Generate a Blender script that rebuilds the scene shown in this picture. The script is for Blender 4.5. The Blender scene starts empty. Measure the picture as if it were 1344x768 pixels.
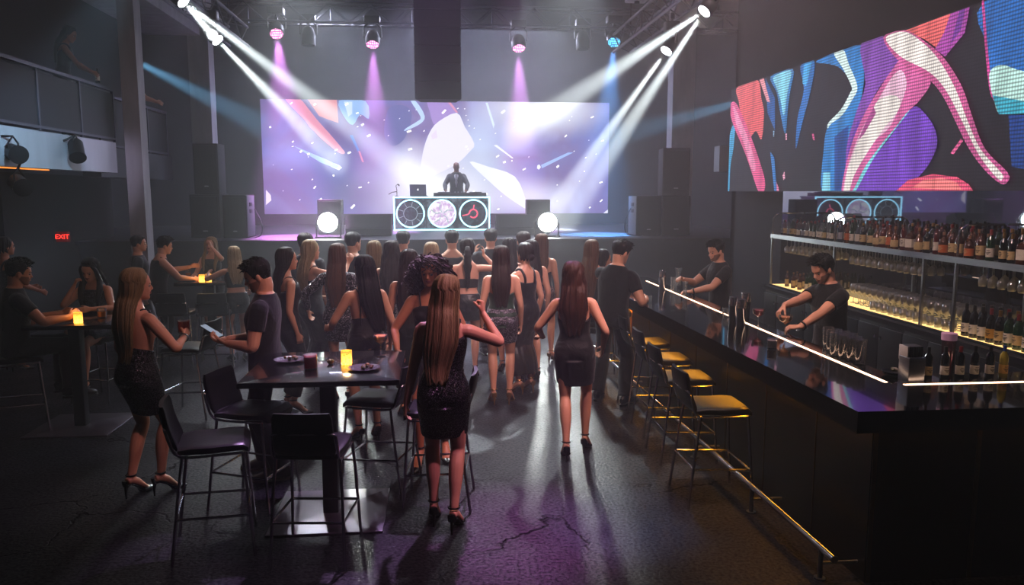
import bpy, math, random
import numpy as np
from mathutils import Vector, Matrix
random.seed(7); rng = np.random.default_rng(7)
SC = bpy.context.scene
COL = SC.collection
V = lambda *a: np.array(a, float)
PI = math.pi
HAZE = .013; BEAM_W = 220000; WASH_W = 15000; BLUE_W = 30000; BLIND_W = 1000; MAG_W = 750; UNDER_S = 36; LIT_S = 1.3; STAGE_W = 650; BACK_W = 3000; USE_AGX = False; LOOK = 'Medium High Contrast'; EXPO = 0.0

# ------------------------------------------------------------------ camera geometry (1344 x 768)
F = 1020.0; CH = 2.35
_ph = math.atan(132/F); _ps = math.atan(99/F*math.cos(_ph))
_cy, _sy, _cp, _sp = math.cos(_ps), math.sin(_ps), math.cos(_ph), math.sin(_ph)
FWD = V(_sy*_cp, _cy*_cp, -_sp); RGT = V(_cy, -_sy, 0); UPV = np.cross(RGT, FWD); CAM = V(0, 0, CH)
def atp(px, py, ax, v):
    d = FWD + RGT*((px-672)/F) + UPV*((384-py)/F)
    return CAM + d*((v-CAM[ax])/d[ax])
G = lambda px, py, z=0.0: atp(px, py, 2, z)
atY = lambda px, py, y: atp(px, py, 1, y)
atX = lambda px, py, x: atp(px, py, 0, x)

cam = bpy.data.cameras.new('camera'); co = bpy.data.objects.new('camera', cam); COL.objects.link(co)
cam.sensor_width = 36; cam.lens = F/1344*36; cam.clip_start = 0.05; cam.clip_end = 200
co.location = CAM; co.rotation_euler = (PI/2-_ph, 0, -_ps); SC.camera = co

# ------------------------------------------------------------------ materials
def lin(h):
    h = h.lstrip('#'); c = [int(h[i:i+2], 16)/255 for i in (0, 2, 4)]
    return tuple(x/12.92 if x <= .04045 else ((x+.055)/1.055)**2.4 for x in c) + (1,)
MC = {}
def mat(name, col='#808080', rough=.5, metal=0., em=None, es=0., var=.12, scale=20., bump=0., trans=0., ior=1.45, coat=0., stretch=None, alpha=1., spec=.5, sss=0.):
    if name in MC: return MC[name]
    m = bpy.data.materials.new(name); m.use_nodes = True; MC[name] = m
    nt = m.node_tree; N = nt.nodes; L = nt.links; b = N['Principled BSDF']
    c = lin(col) if isinstance(col, str) else col
    tc = N.new('ShaderNodeTexCoord'); mp = N.new('ShaderNodeMapping'); L.new(tc.outputs['Object'], mp.inputs[0])
    if stretch: mp.inputs['Scale'].default_value = stretch
    nz = N.new('ShaderNodeTexNoise'); nz.inputs['Scale'].default_value = scale; nz.inputs['Detail'].default_value = 4
    L.new(mp.outputs[0], nz.inputs['Vector'])
    mx = N.new('ShaderNodeMix'); mx.data_type = 'RGBA'
    lo = tuple(x*(1-var*1.6) for x in c[:3]) + (1,); hi = tuple(min(1, x*(1+var*1.6)) for x in c[:3]) + (1,)
    mx.inputs[6].default_value = lo; mx.inputs[7].default_value = hi
    L.new(nz.outputs['Fac'], mx.inputs[0]); L.new(mx.outputs[2], b.inputs['Base Color'])
    b.inputs['Roughness'].default_value = rough; b.inputs['Metallic'].default_value = metal
    b.inputs['Transmission Weight'].default_value = trans; b.inputs['IOR'].default_value = ior
    b.inputs['Coat Weight'].default_value = coat; b.inputs['Alpha'].default_value = alpha
    b.inputs['Specular IOR Level'].default_value = spec
    if sss:
        b.inputs['Subsurface Weight'].default_value = sss; b.inputs['Subsurface Radius'].default_value = (.02, .008, .005)
    if em:
        b.inputs['Emission Color'].default_value = lin(em) if isinstance(em, str) else em
        b.inputs['Emission Strength'].default_value = es
    if bump:
        bp = N.new('ShaderNodeBump'); bp.inputs['Strength'].default_value = bump; bp.inputs['Distance'].default_value = .01
        L.new(nz.outputs['Fac'], bp.inputs['Height']); L.new(bp.outputs[0], b.inputs['Normal'])
    m['p'] = 0
    return m
def sequin(name, base, glint, scale=260.):
    if name in MC: return MC[name]
    m = mat(name, base, .28, .55, var=.2, scale=60)
    nt = m.node_tree; N = nt.nodes; L = nt.links; b = N['Principled BSDF']
    tc = N.new('ShaderNodeTexCoord'); vo = N.new('ShaderNodeTexVoronoi'); vo.inputs['Scale'].default_value = scale
    L.new(tc.outputs['Object'], vo.inputs['Vector'])
    sep = N.new('ShaderNodeSeparateColor'); L.new(vo.outputs['Color'], sep.inputs[0])
    rp = N.new('ShaderNodeValToRGB'); rp.color_ramp.elements[0].position = .72; rp.color_ramp.elements[1].position = .95
    rp.color_ramp.elements[0].color = lin(base); rp.color_ramp.elements[1].color = lin(glint)
    L.new(sep.outputs[0], rp.inputs[0]); L.new(rp.outputs[0], b.inputs['Base Color'])
    geo = N.new('ShaderNodeNewGeometry'); va = N.new('ShaderNodeVectorMath'); va.operation = 'MULTIPLY_ADD'
    sub = N.new('ShaderNodeVectorMath'); sub.operation = 'SUBTRACT'; sub.inputs[1].default_value = (.5, .5, .5)
    L.new(vo.outputs['Color'], sub.inputs[0]); L.new(sub.outputs[0], va.inputs[0]); va.inputs[1].default_value = (1.1, 1.1, 1.1)
    L.new(geo.outputs['Normal'], va.inputs[2])
    nm = N.new('ShaderNodeVectorMath'); nm.operation = 'NORMALIZE'; L.new(va.outputs[0], nm.inputs[0]); L.new(nm.outputs[0], b.inputs['Normal'])
    return m
def glow(name, col, s):
    if name in MC: return MC[name]
    m = bpy.data.materials.new(name); m.use_nodes = True; MC[name] = m
    N = m.node_tree.nodes; b = N['Principled BSDF']; b.inputs['Base Color'].default_value = (.004, .004, .004, 1); b.inputs['Specular IOR Level'].default_value = 0.; b.inputs['Roughness'].default_value = .8
    b.inputs['Emission Color'].default_value = lin(col); b.inputs['Emission Strength'].default_value = s
    return m
def led(name, col, s, pitch=.036, axis=1, sharp=.55):
    """LED wall colour: emission broken into a grid of diodes in world metres."""
    if name in MC: return MC[name]
    m = bpy.data.materials.new(name); m.use_nodes = True; MC[name] = m
    nt = m.node_tree; N = nt.nodes; L = nt.links; b = N['Principled BSDF']
    b.inputs['Base Color'].default_value = (.008, .008, .01, 1); b.inputs['Roughness'].default_value = .6
    geo = N.new('ShaderNodeNewGeometry'); sx = N.new('ShaderNodeSeparateXYZ'); L.new(geo.outputs['Position'], sx.inputs[0])
    outs = []
    for k, lo in ((axis, .72), (2, .45)):
        mu = N.new('ShaderNodeMath'); mu.operation = 'MULTIPLY'; mu.inputs[1].default_value = 2*PI/pitch; L.new(sx.outputs[k], mu.inputs[0])
        si = N.new('ShaderNodeMath'); si.operation = 'SINE'; L.new(mu.outputs[0], si.inputs[0])
        mr = N.new('ShaderNodeMapRange'); mr.inputs[1].default_value = -.8; mr.inputs[2].default_value = .3; mr.inputs[3].default_value = lo; mr.inputs[4].default_value = 1.1
        L.new(si.outputs[0], mr.inputs[0]); outs.append(mr)
    mm = N.new('ShaderNodeMath'); mm.operation = 'MULTIPLY'; L.new(outs[0].outputs[0], mm.inputs[0]); L.new(outs[1].outputs[0], mm.inputs[1])
    nz = N.new('ShaderNodeTexNoise'); nz.inputs['Scale'].default_value = 2.5; nz.inputs['Detail'].default_value = 5
    mp = N.new('ShaderNodeMapping'); mp.inputs['Scale'].default_value = (2.2, 2.2, .5); L.new(geo.outputs['Position'], mp.inputs[0]); L.new(mp.outputs[0], nz.inputs['Vector'])
    mr = N.new('ShaderNodeMapRange'); mr.inputs[1].default_value = .25; mr.inputs[2].default_value = .75; mr.inputs[3].default_value = .6; mr.inputs[4].default_value = 1.3; L.new(nz.outputs['Fac'], mr.inputs[0])
    m2 = N.new('ShaderNodeMath'); m2.operation = 'MULTIPLY'; L.new(mm.outputs[0], m2.inputs[0]); L.new(mr.outputs[0], m2.inputs[1])
    m3 = N.new('ShaderNodeMath'); m3.operation = 'MULTIPLY'; m3.inputs[1].default_value = s; L.new(m2.outputs[0], m3.inputs[0])
    b.inputs['Emission Color'].default_value = lin(col); L.new(m3.outputs[0], b.inputs['Emission Strength'])
    return m

# ------------------------------------------------------------------ mesh building
class MB:
    def __init__(s): s.v = []; s.f = []; s.m = []
    def add(s, vs, fs, mi=0):
        o = len(s.v); s.v.extend([tuple(map(float, p)) for p in vs]); s.f.extend([tuple(i+o for i in f) for f in fs]); s.m.extend([mi]*len(fs)); return s
    def rings(s, R, cap=True, mi=0, closed=True):
        """R: list of rings (k x 3), joined into a skin with capped ends"""
        n = len(R); k = len(R[0]); vs = [p for r in R for p in r]; fs = []
        kk = k if closed else k-1
        for i in range(n-1):
            for j in range(kk):
                j2 = (j+1) % k; fs.append((i*k+j, i*k+j2, (i+1)*k+j2, (i+1)*k+j))
        if cap:
            for e in (0, n-1):
                c = np.mean(np.array(R[e]), 0); vs.append(c); ci = len(vs)-1
                for j in range(k):
                    a, b = e*k+j, e*k+(j+1) % k; fs.append((ci, b, a) if e == 0 else (ci, a, b))
        return s.add(vs, fs, mi)
    def tube(s, pts, rad, seg=10, side=None, mi=0, cap=True):
        pts = [np.array(p, float) for p in pts]; n = len(pts)
        if not hasattr(rad, '__len__'): rad = [rad]*n
        T = []
        for i in range(n):
            d = pts[min(i+1, n-1)]-pts[max(i-1, 0)]; T.append(d/(np.linalg.norm(d)+1e-9))
        if side is None:
            side = V(1, 0, 0) if abs(T[0][0]) < .8 else V(0, 1, 0)
        sd = np.array(side, float); R = []
        for i in range(n):
            sd = sd-T[i]*(sd@T[i]); sd = sd/(np.linalg.norm(sd)+1e-9); u = np.cross(T[i], sd)
            ra, rb = rad[i] if hasattr(rad[i], '__len__') else (rad[i], rad[i])
            R.append([pts[i]+sd*(ra*math.cos(a))+u*(rb*math.sin(a)) for a in np.arange(seg)*2*PI/seg])
        return s.rings(R, cap, mi)
    def box(s, c, d, mi=0, rot=None):
        x, y, z = d[0]/2, d[1]/2, d[2]/2
        vs = [V(i*x, j*y, k*z) for i in (-1, 1) for j in (-1, 1) for k in (-1, 1)]
        if rot is not None: vs = [rot@p for p in vs]
        vs = [p+np.array(c) for p in vs]
        return s.add(vs, [(0, 1, 3, 2), (4, 6, 7, 5), (0, 4, 5, 1), (2, 3, 7, 6), (0, 2, 6, 4), (1, 5, 7, 3)], mi)
    def bbox(s, c, d, r=.01, mi=0, seg=3, rot=None):
        """box with rounded vertical edges and softened top/bottom"""
        x, y, z = d[0]/2, d[1]/2, d[2]/2; r = min(r, x*.99, y*.99, z*.99)
        def ring(ins, zz):
            P = []; rr = max(r-ins*.0, 1e-4)
            for cx, cy, a0 in ((x-r, y-r, 0), (-x+r, y-r, PI/2), (-x+r, -y+r, PI), (x-r, -y+r, 1.5*PI)):
                for i in range(seg+1):
                    a = a0+i*PI/2/seg; P.append(V(cx+(r-ins)*math.cos(a), cy+(r-ins)*math.sin(a), zz))
            return P
        R = []
        for i in range(seg+1):
            a = PI/2*(1-i/seg); R.append(ring(r*(1-math.cos(a)), -z+r*(1-math.sin(a))))
        for i in range(seg+1):
            a = PI/2*i/seg; R.append(ring(r*(1-math.cos(a)), z-r*(1-math.sin(a))))
        R = [[(rot@p if rot is not None else p)+np.array(c) for p in q] for q in R]
        return s.rings(R, True, mi)
    def ell(s, c, r, nu=14, nv=9, mi=0, rot=None):
        R = []
        for i in range(nv+1):
            t = -PI/2+PI*(i+.02)/(nv+.04) if i < nv else PI/2-.02
            q = [V(r[0]*math.cos(t)*math.cos(a), r[1]*math.cos(t)*math.sin(a), r[2]*math.sin(t)) for a in np.arange(nu)*2*PI/nu]
            R.append([(rot@p if rot is not None else p)+np.array(c) for p in q])
        return s.rings(R, True, mi)
    def lathe(s, prof, c=(0, 0, 0), seg=20, mi=0, cap=True):
        return s.rings([[V(c[0]+r*math.cos(a), c[1]+r*math.sin(a), c[2]+z) for a in np.arange(seg)*2*PI/seg] for r, z in prof], cap, mi)
    def poly(s, pts, mi=0): return s.add(pts, [tuple(range(len(pts)))], mi)
    def mesh(s, name, mats, smooth=True):
        me = bpy.data.meshes.new(name); me.from_pydata(s.v, [], s.f)
        for m in (mats if isinstance(mats, (list, tuple)) else [mats]): me.materials.append(m)
        me.polygons.foreach_set('material_index', s.m)
        me.polygons.foreach_set('use_smooth', [smooth]*len(s.f)); me.update(); return me
    def build(s, name, mats, parent=None, smooth=True, loc=None, auto=True):
        me = s.mesh(name, mats, smooth)
        if smooth and auto: me.set_sharp_from_angle(angle=math.radians(42))
        return link(name, me, parent, loc)
def link(name, me, parent=None, loc=None):
    o = bpy.data.objects.new(name, me); COL.objects.link(o); o.parent = parent
    if loc is not None: o.location = loc
    return o
def tag(o, label, cat=None, group=None, kind=None):
    o['label'] = label
    if cat: o['category'] = cat
    if group: o['group'] = group
    if kind: o['kind'] = kind
    return o
def thing(name, label, cat, loc=(0, 0, 0), rz=0, group=None):
    o = bpy.data.objects.new(name, None); COL.objects.link(o); o.location = loc; o.rotation_euler = (0, 0, rz); o.empty_display_size = .05
    return tag(o, label, cat, group)
KIDS = {}
def dup(root, loc, rz=None, label=None, group=None):
    def cp(o, par):
        c = o.copy(); COL.objects.link(c); c.parent = par
        for ch in o.children: cp(ch, c)
        return c
    r = cp(root, None); r.location = loc
    if rz is not None: r.rotation_euler = (0, 0, rz)
    if label: r['label'] = label
    if group: r['group'] = group
    return r
def struct(name, mb, m, label, smooth=False):
    return tag(mb.build(name, m, None, smooth), label, None, None, 'structure')
def remesh(mb, vox, it=3, fac=.5):
    me = bpy.data.meshes.new('t'); me.from_pydata(mb.v, [], mb.f); me.update()
    o = bpy.data.objects.new('t', me); COL.objects.link(o)
    r = o.modifiers.new('r', 'REMESH'); r.mode = 'VOXEL'; r.voxel_size = vox
    if it:
        q = o.modifiers.new('s', 'SMOOTH'); q.factor = fac; q.iterations = it
    dg = bpy.context.evaluated_depsgraph_get(); dg.update()
    out = bpy.data.meshes.new_from_object(o.evaluated_get(dg))
    bpy.data.objects.remove(o); bpy.data.meshes.remove(me)
    n = len(out.vertices); a = np.empty(n*3); out.vertices.foreach_get('co', a); a = a.reshape(-1, 3)
    fs = [tuple(p.vertices) for p in out.polygons]; bpy.data.meshes.remove(out)
    res = MB(); res.v = [tuple(p) for p in a]; res.f = fs; res.m = [0]*len(fs); return res

def rx(a): c, s = math.cos(a), math.sin(a); return np.array([[1, 0, 0], [0, c, -s], [0, s, c]])
def ry(a): c, s = math.cos(a), math.sin(a); return np.array([[c, 0, s], [0, 1, 0], [-s, 0, c]])
def rz(a): c, s = math.cos(a), math.sin(a); return np.array([[c, -s, 0], [s, c, 0], [0, 0, 1]])
def nrm(v): v = np.array(v, float); return v/(np.linalg.norm(v)+1e-9)
def orth(M):
    x = nrm(M[:, 0]); z = nrm(M[:, 2]-x*(M[:, 2]@x)); return np.stack([x, np.cross(z, x), z], 1)
def spl(P, n):
    """Catmull-Rom through rows of P, n samples"""
    P = np.array(P, float); m = len(P); out = []
    for t in np.linspace(0, m-1-1e-6, n):
        i = int(t); u = t-i; p0, p1, p2, p3 = P[max(i-1, 0)], P[i], P[i+1], P[min(i+2, m-1)]
        out.append(.5*((2*p1)+(-p0+p2)*u+(2*p0-5*p1+4*p2-p3)*u*u+(-p0+3*p1-3*p2+p3)*u**3))
    return np.array(out)
# ------------------------------------------------------------------ people
TF = np.array([(-.10, .08, .078, -.004), (-.05, .155, .105, -.012), (0, .171, .114, -.016), (.05, .164, .110, -.014), (.10, .146, .097, -.006), (.17, .121, .084, .0), (.23, .127, .087, .003), (.29, .138, .098, .006), (.33, .143, .106, .010), (.38, .142, .098, .004), (.43, .136, .084, -.006), (.475, .120, .068, -.012), (.515, .078, .056, -.014), (.55, .052, .052, -.010)])
TM = np.array([(-.10, .085, .082, -.004), (-.05, .150, .105, -.010), (0, .162, .111, -.012), (.05, .160, .108, -.010), (.10, .154, .102, -.004), (.17, .147, .098, .0), (.23, .152, .101, .002), (.29, .164, .108, .005), (.35, .174, .116, .008), (.40, .174, .110, .002), (.45, .164, .094, -.006), (.49, .142, .078, -.012), (.53, .090, .066, -.014), (.56, .064, .060, -.010)])
HD = np.array([(.0, .024, .080, .030), (.012, .040, .089, .0), (.035, .053, .090, -.040), (.055, .060, .089, -.068), (.080, .066, .089, -.086), (.105, .070, .087, -.097), (.125, .073, .093, -.101), (.150, .075, .091, -.103), (.180, .071, .079, -.096), (.205, .056, .054, -.076), (.220, .033, .022, -.046), (.227, .010, .0, -.022)])
def hs(ang, z, off=0.):
    w, yf, yb = (np.interp(z, HD[:, 0], HD[:, i]) for i in (1, 2, 3)); yc, d = (yf+yb)/2, (yf-yb)/2
    s, c = math.sin(ang), math.cos(ang); e = 2/2.25
    x = (w+off)*math.copysign(abs(s)**e, s); y = yc+(d+off)*math.copysign(abs(c)**e, c); return x, y
def sring(a, b, k=28, e=2/2.4):
    t = np.arange(k)*2*PI/k; c, s = np.cos(t), np.sin(t)
    return np.stack([a*np.sign(c)*np.abs(c)**e, b*np.sign(s)*np.abs(s)**e], 1)
def ik(a, t, l1, l2, pole):
    d = t-a; L = np.linalg.norm(d); u = d/(L+1e-9); L = min(max(L, abs(l1-l2)+.01), (l1+l2)*.998)
    x = (l1*l1-l2*l2+L*L)/(2*L); h = math.sqrt(max(l1*l1-x*x, 0)); p = nrm(np.array(pole, float)-u*(np.array(pole, float)@u))
    return a+u*x+p*h, a+u*L
SKIN = {'fair': '#c9957a', 'warm': '#b57d60', 'tan': '#a06a4c', 'brown': '#7a4a33', 'dark': '#5b3626'}
HAIRC = {'black': '#0c0908', 'dark': '#150e0a', 'brown': '#2a1a10', 'light_brown': '#5a3a22', 'blonde': '#86714f', 'pale': '#a08a68', 'auburn': '#3b2014'}
CLO = {}
def wrinkle(m):
    N = m.node_tree.nodes; L = m.node_tree.links; b = N['Principled BSDF']
    tc = N.new('ShaderNodeTexCoord'); nz = N.new('ShaderNodeTexNoise'); nz.inputs['Scale'].default_value = 7; nz.inputs['Detail'].default_value = 3; nz.inputs['Distortion'].default_value = 1.2
    L.new(tc.outputs['Object'], nz.inputs['Vector']); bp = N.new('ShaderNodeBump'); bp.inputs['Strength'].default_value = .4; bp.inputs['Distance'].default_value = .03
    L.new(nz.outputs['Fac'], bp.inputs['Height']); L.new(bp.outputs[0], b.inputs['Normal'])
    b.inputs['Sheen Weight'].default_value = .15
def cloth(k):
    if k in CLO: return CLO[k]
    d = dict(black_tee=('#08080a', .85), black_trousers=('#060608', .8), charcoal=('#131418', .8), black_dress=('#070709', .6), slate=('#14171c', .7), satin=('#0b0b10', .35), navy=('#0b0f18', .7), white_shirt=('#c9c9cc', .7), suit=('#0d0f14', .6), denim=('#0f1319', .8), green=('#1d3a2a', .5))
    if k == 'black_sequin': m = sequin('black_sequin_fabric', '#050506', '#6a6070')
    elif k == 'silver_sequin': m = sequin('silver_sequin_fabric', '#57525c', '#e8dcf0', 220)
    elif k == 'grey_sequin': m = sequin('grey_sequin_fabric', '#17161a', '#b9b0b8', 150)
    elif k == 'rose_sequin': m = sequin('rose_sequin_fabric', '#4a3c40', '#e0c4c8', 200)
    else: c, r = d[k]; m = mat(k+'_fabric', c, r, var=.25, scale=40, bump=.15); wrinkle(m)
    CLO[k] = m; return m
LEATHER = mat('black_shoe_leather', '#050506', .3, var=.1); SOLE = mat('pale_rubber_sole', '#6d6456', .7); SNEAK = mat('beige_sneaker_canvas', '#4a4238', .8, bump=.2); GOLDSHOE = mat('gold_shoe_leather', '#8a6a3c', .3, .6)
EYEW = mat('eye_white', '#8a8178', .3); IRIS = mat('eye_iris', '#120b07', .15)
PEOPLE = []
def person(label, loc, face, sex='f', H=1.68, skin='fair', hair=None, top=None, bottom=None, shoe='heel', heel=None, lean=0, side=0, twist=0, ptilt=0, pelvis=None, head=(0, 0, 0), ra=None, la=None, rf=None, lf=None, vox=.012, beard=False, facial=True, group=None, knees=None):
    s = H/1.68; f = sex == 'f'; T = TF if f else TM
    if heel is None: heel = (.085 if shoe in ('heel', 'gold') else .02)
    D = math.radians
    Rp = rx(-D(ptilt)); Rc = rz(D(twist))@ry(D(side))@rx(-D(lean))
    Pp = np.array(pelvis, float)/V(1, 1, 1)/s if pelvis is not None else V(0, 0, .885+heel*.88)
    W2L = lambda p: rz(-D(face))@(np.array(p, float)-np.array(loc, float))/s
    zs = np.arange(-.12, .64, .01); pos = []; Rs = []; p = None
    i0 = 12
    for z in zs:
        t = min(max(z/.30, 0), 1); t = t*t*(3-2*t); Rs.append(orth(Rp*(1-t)+Rc*t))
    pos = [None]*len(zs); pos[i0] = Pp
    for i in range(i0+1, len(zs)): pos[i] = pos[i-1]+Rs[i]@V(0, 0, .01)
    for i in range(i0-1, -1, -1): pos[i] = pos[i+1]-Rs[i]@V(0, 0, .01)
    pos = np.array(pos)
    def S(z):
        i = int(round((min(max(z, -.12), .63)+.12)/.01)); i = min(i, len(zs)-1); return pos[i], Rs[i]
    def cf(x, y, z): q, R = S(z); return q+R@V(x, y, 0)
    def prof(z): return [np.interp(z, T[:, 0], T[:, i]) for i in (1, 2, 3)]
    def torso(mb, off, z0, z1, tilt=0., n=None, k=28, flare=0., zc=-1.):
        n = n or max(4, int((z1-z0)/.02)); R = []
        for z in np.linspace(z0, z1, n):
            a, b, yo = prof(max(z, zc)); q, M = S(z); o = off+flare*max(0, (.12-z))
            r = sring(a+o, b+o, k); tt = tilt if z > z1-.06 else 0
            tt = tilt*max(0, 1-(z1-z)/.12)
            R.append([q+M@V(x, y+yo, tt*y) for x, y in r])
        mb.rings(R)
        if f and z0 < .28 and z1 > .33:
            for sx in (-1, 1): mb.ell(cf(sx*.066, .070, .315), (.060+off*.8, .052+off*.8, .056+off*.8), rot=Rc)
        if z0 < -.02 and z1 > .0:
            for sx in (-1, 1): mb.ell(cf(sx*.075, -.050, -.015), (.088+off*.8, .078+off*.8, .085+off*.8), rot=Rp)
    # head frame
    hy, hp, hr = head
    Rh = Rc@rz(D(hy))@ry(D(hr))@rx(-D(hp)); piv = cf(0, .004, .60)
    hl = lambda x, y, z: piv+Rh@V(x, y+.008, z-.028)
    # legs
    LEG = {}
    for sd, ft in ((1, rf), (-1, lf)):
        ft = ft or (sd*.09, 0., -sd*8)
        fx, fy, yaw = ft[0]/s, ft[1]/s, D(ft[2]); fz = ft[3]/s if len(ft) > 3 else 0.
        hip = Pp+Rp@V(sd*.088, 0, -.01); ank = V(fx, fy, fz+.083+heel*.9)
        fd = V(-math.sin(yaw), math.cos(yaw), 0)
        pole = fd*1.0+V(0, .25, 0) if knees is None else np.array(knees, float)
        kn, an = ik(hip, ank, .415, .405, pole); LEG[sd] = (hip, kn, an, fd, fz)
    tr = [.086, .083, .070, .058, .050] if f else [.088, .085, .075, .063, .055]
    cr = [.049, .054, .050, .036, .030] if f else [.055, .060, .055, .042, .036]
    def legpts(sd):
        hip, kn, an, fd, fz = LEG[sd]; back = nrm((hip+an)/2-kn) if np.linalg.norm((hip+an)/2-kn) > .03 else -fd
        th = [hip+(kn-hip)*t for t in (-.02, .2, .5, .8, 1.)]
        ca = [kn+(an-kn)*t-fd*o for t, o in ((0, 0), (.25, .014), (.5, .012), (.78, .004), (1, 0))]
        return th, ca
    def legs(mb, off=0., frac=1., seg=14):
        for sd in (1, -1):
            th, ca = legpts(sd)
            pts = th+ca[1:]; rr = tr+cr[1:]; L = len(pts)-1; m = max(2, int(round(frac*L))+1)
            rr = [r+off+(max(0, (i-3))*.006 if off > .004 else 0) for i, r in enumerate(rr)]
            mb.tube(spl(pts[:m], 3*m), [v for v in np.interp(np.linspace(0, m-1, 3*m), range(m), rr[:m])], seg)
    # arms
    sw = .152 if f else .172; ARM = {}
    for sd, ar in ((1, ra), (-1, la)):
        ar = ar or {}
        sh = cf(sd*sw, -.008, .440 if f else .440)
        w = ar.get('w'); W = ar.get('W')
        w = W2L(W) if W is not None else (np.array(w, float)/s if w is not None else sh+V(sd*.065, .03, -.51))
        el, wr = ik(sh, w, .285, .245, ar.get('pole', (sd*.35, -.8, -.45)))
        d = nrm(ar['d']) if 'd' in ar else nrm(nrm(wr-el)+V(0, 0, -.05)); n = ar.get('n', (-sd*1., .1, -.25))
        n = nrm(np.array(n, float)-d*(np.array(n, float)@d)); ARM[sd] = (sh, el, wr, d, n, ar.get('curl', .45))
    ur = [.047, .046, .041, .035] if f else [.057, .057, .051, .043]
    fr = [.035, .036, .029, (.025, .019)] if f else [.043, .045, .036, (.031, .024)]
    def arms(mb, off=0., frac=2., sides=(1, -1), seg=12, hands=False):
        for sd in sides:
            sh, el, wr, d, n, cu = ARM[sd]; inn = cf(sd*sw*.55, -.008, .430)
            P = [inn, sh]+[sh+(el-sh)*t for t in (.35, .7, 1.)]; r = [ur[0]*.85, ur[0], ur[1], ur[2], ur[3]]
            Q = [el+(wr-el)*t for t in (.25, .6, 1.)]; P += Q; r += [fr[1], fr[2], .5*(fr[3][0]+fr[3][1])]
            cum = [0, 0, .35, .7, 1, 1.25, 1.6, 2.]; m = max(i for i, c in enumerate(cum) if c <= frac+1e-6)+1
            PP, rr = P[:m], r[:m]
            if m < len(P) and frac > cum[m-1]+.02:
                t = (frac-cum[m-1])/(cum[m]-cum[m-1]); PP = PP+[P[m-1]+(P[m]-P[m-1])*t]; rr = rr+[r[m-1]+(r[m]-r[m-1])*t]
            rr = [x+off for x in rr]; k = len(PP)
            mb.tube(spl(PP, 4*k), np.interp(np.linspace(0, k-1, 4*k), range(k), rr), seg)
            if hands: hand(mb, sd)
    GRIP = {}
    def hand(mb, sd):
        sh, el, wr, d, n, cu = ARM[sd]; sdv = np.cross(d, n)*sd; hsz = .95 if f else 1.08
        u = lambda a, b, c: wr+(d*a+sdv*b+n*c)*hsz
        mb.tube([u(-.02, 0, 0), u(.015, .002, .0), u(.05, .002, .002), u(.085, 0, .003)], [(.024, .018), (.028, .016), (.038, .014), (.038, .011)], 12, side=sdv)
        for b, L, sp in ((.030, .072, .14), (.0105, .080, .04), (-.0095, .075, -.06), (-.029, .058, -.17)):
            p = u(.078, b*.96, .002); a = .12; P = [u(.055, b*.9, .002), p]
            for q in (.46, .30, .26):
                a += cu*(1.0 if q > .4 else 1.05); dd = d*math.cos(a)+n*math.sin(a)+sdv*sp*math.cos(a); p = p+nrm(dd)*L*q*hsz; P.append(p)
            mb.tube(P, [.0092*hsz, .0092*hsz, .0085*hsz, .0078*hsz, .0062*hsz], 8)
        t0 = u(.018, .022, .004); t1 = t0+(d*.030+sdv*.024+n*(.008+.014*min(cu, 1)))*hsz; t2 = t1+(d*.024+sdv*.010*(1-cu)+n*(.008+.02*min(cu, 1)))*hsz
        mb.tube([t0, t1, t2, t2+nrm(t2-t1)*.012], [.012*hsz, .0105*hsz, .0095*hsz, .007*hsz], 8)
        GRIP[sd] = u(.07, .0, .035)
    # ---- body
    B = MB(); torso(B, 0, -.10, .55)
    nk = cf(0, -.012, .50); nr = .050 if f else .060
    B.tube([nk, cf(0, -.008, .55), hl(0, -.022, .02), hl(0, -.03, .07)], [nr*1.25, nr, nr*.98, nr], 16)
    R = []
    for z in np.linspace(0, .227, 26):
        r = []
        for a in np.arange(32)*2*PI/32:
            x, y = hs(a, z); g = lambda cx, cz, w, h: math.exp(-((abs(x)-cx)/w)**2-((z-cz)/h)**2)
            fr_ = max(0, math.cos(a))
            y += fr_*(-.010*g(.031, .107, .016, .013)+.004*g(.0, .128, .05, .012)+.004*g(.028, .128, .02, .008)-.004*g(0, .035, .03, .008)+.006*g(0, .010, .022, .014)+.004*g(.045, .082, .018, .018))
            r.append(hl(x, y, z))
        R.append(r)
    B.rings(R)
    B.tube([hl(0, .086, .118), hl(0, .097, .100), hl(0, .109, .081), hl(0, .098, .071)], [(.007, .008), (.009, .009), (.013, .010), (.012, .006)], 10, side=Rh[:, 0])
    B.ell(hl(0, .088, .057), (.022, .010, .006), rot=Rh); B.ell(hl(0, .088, .047), (.019, .010, .006), rot=Rh)
    for sd in (1, -1): B.ell(hl(sd*.073, -.008, .095), (.010, .018, .030), 10, 7, rot=Rh@rz(sd*.35))
    arms(B, hands=True); legs(B)
    for sd in (1, -1):
        hip, kn, an, fd, fz = LEG[sd]; z = lambda v: V(an[0], an[1], fz+v)
        B.tube([z(heel+.040)-fd*.045, z(heel*1.0+.048)-fd*.01, z(heel*.62+.050)+fd*.045, z(heel*.12+.026)+fd*.115, z(.018)+fd*.165], [(.026, .028), (.032, .036), (.034, .030), (.043, .020), (.030, .012)], 12, side=np.cross(fd, V(0, 0, 1)))
    root = thing('person', label, 'person', loc, D(face), group)
    def put(mb, name, m, lab=None):
        mb.v = [tuple(np.array(p)*s) for p in mb.v]; o = mb.build(name, m, root, True, auto=False)
        if lab: o['label'] = lab
        return o
    put(remesh(B, vox, 3), 'body', mat('skin_'+skin, SKIN[skin], .48, var=.06, scale=8, sss=.0))
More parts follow.
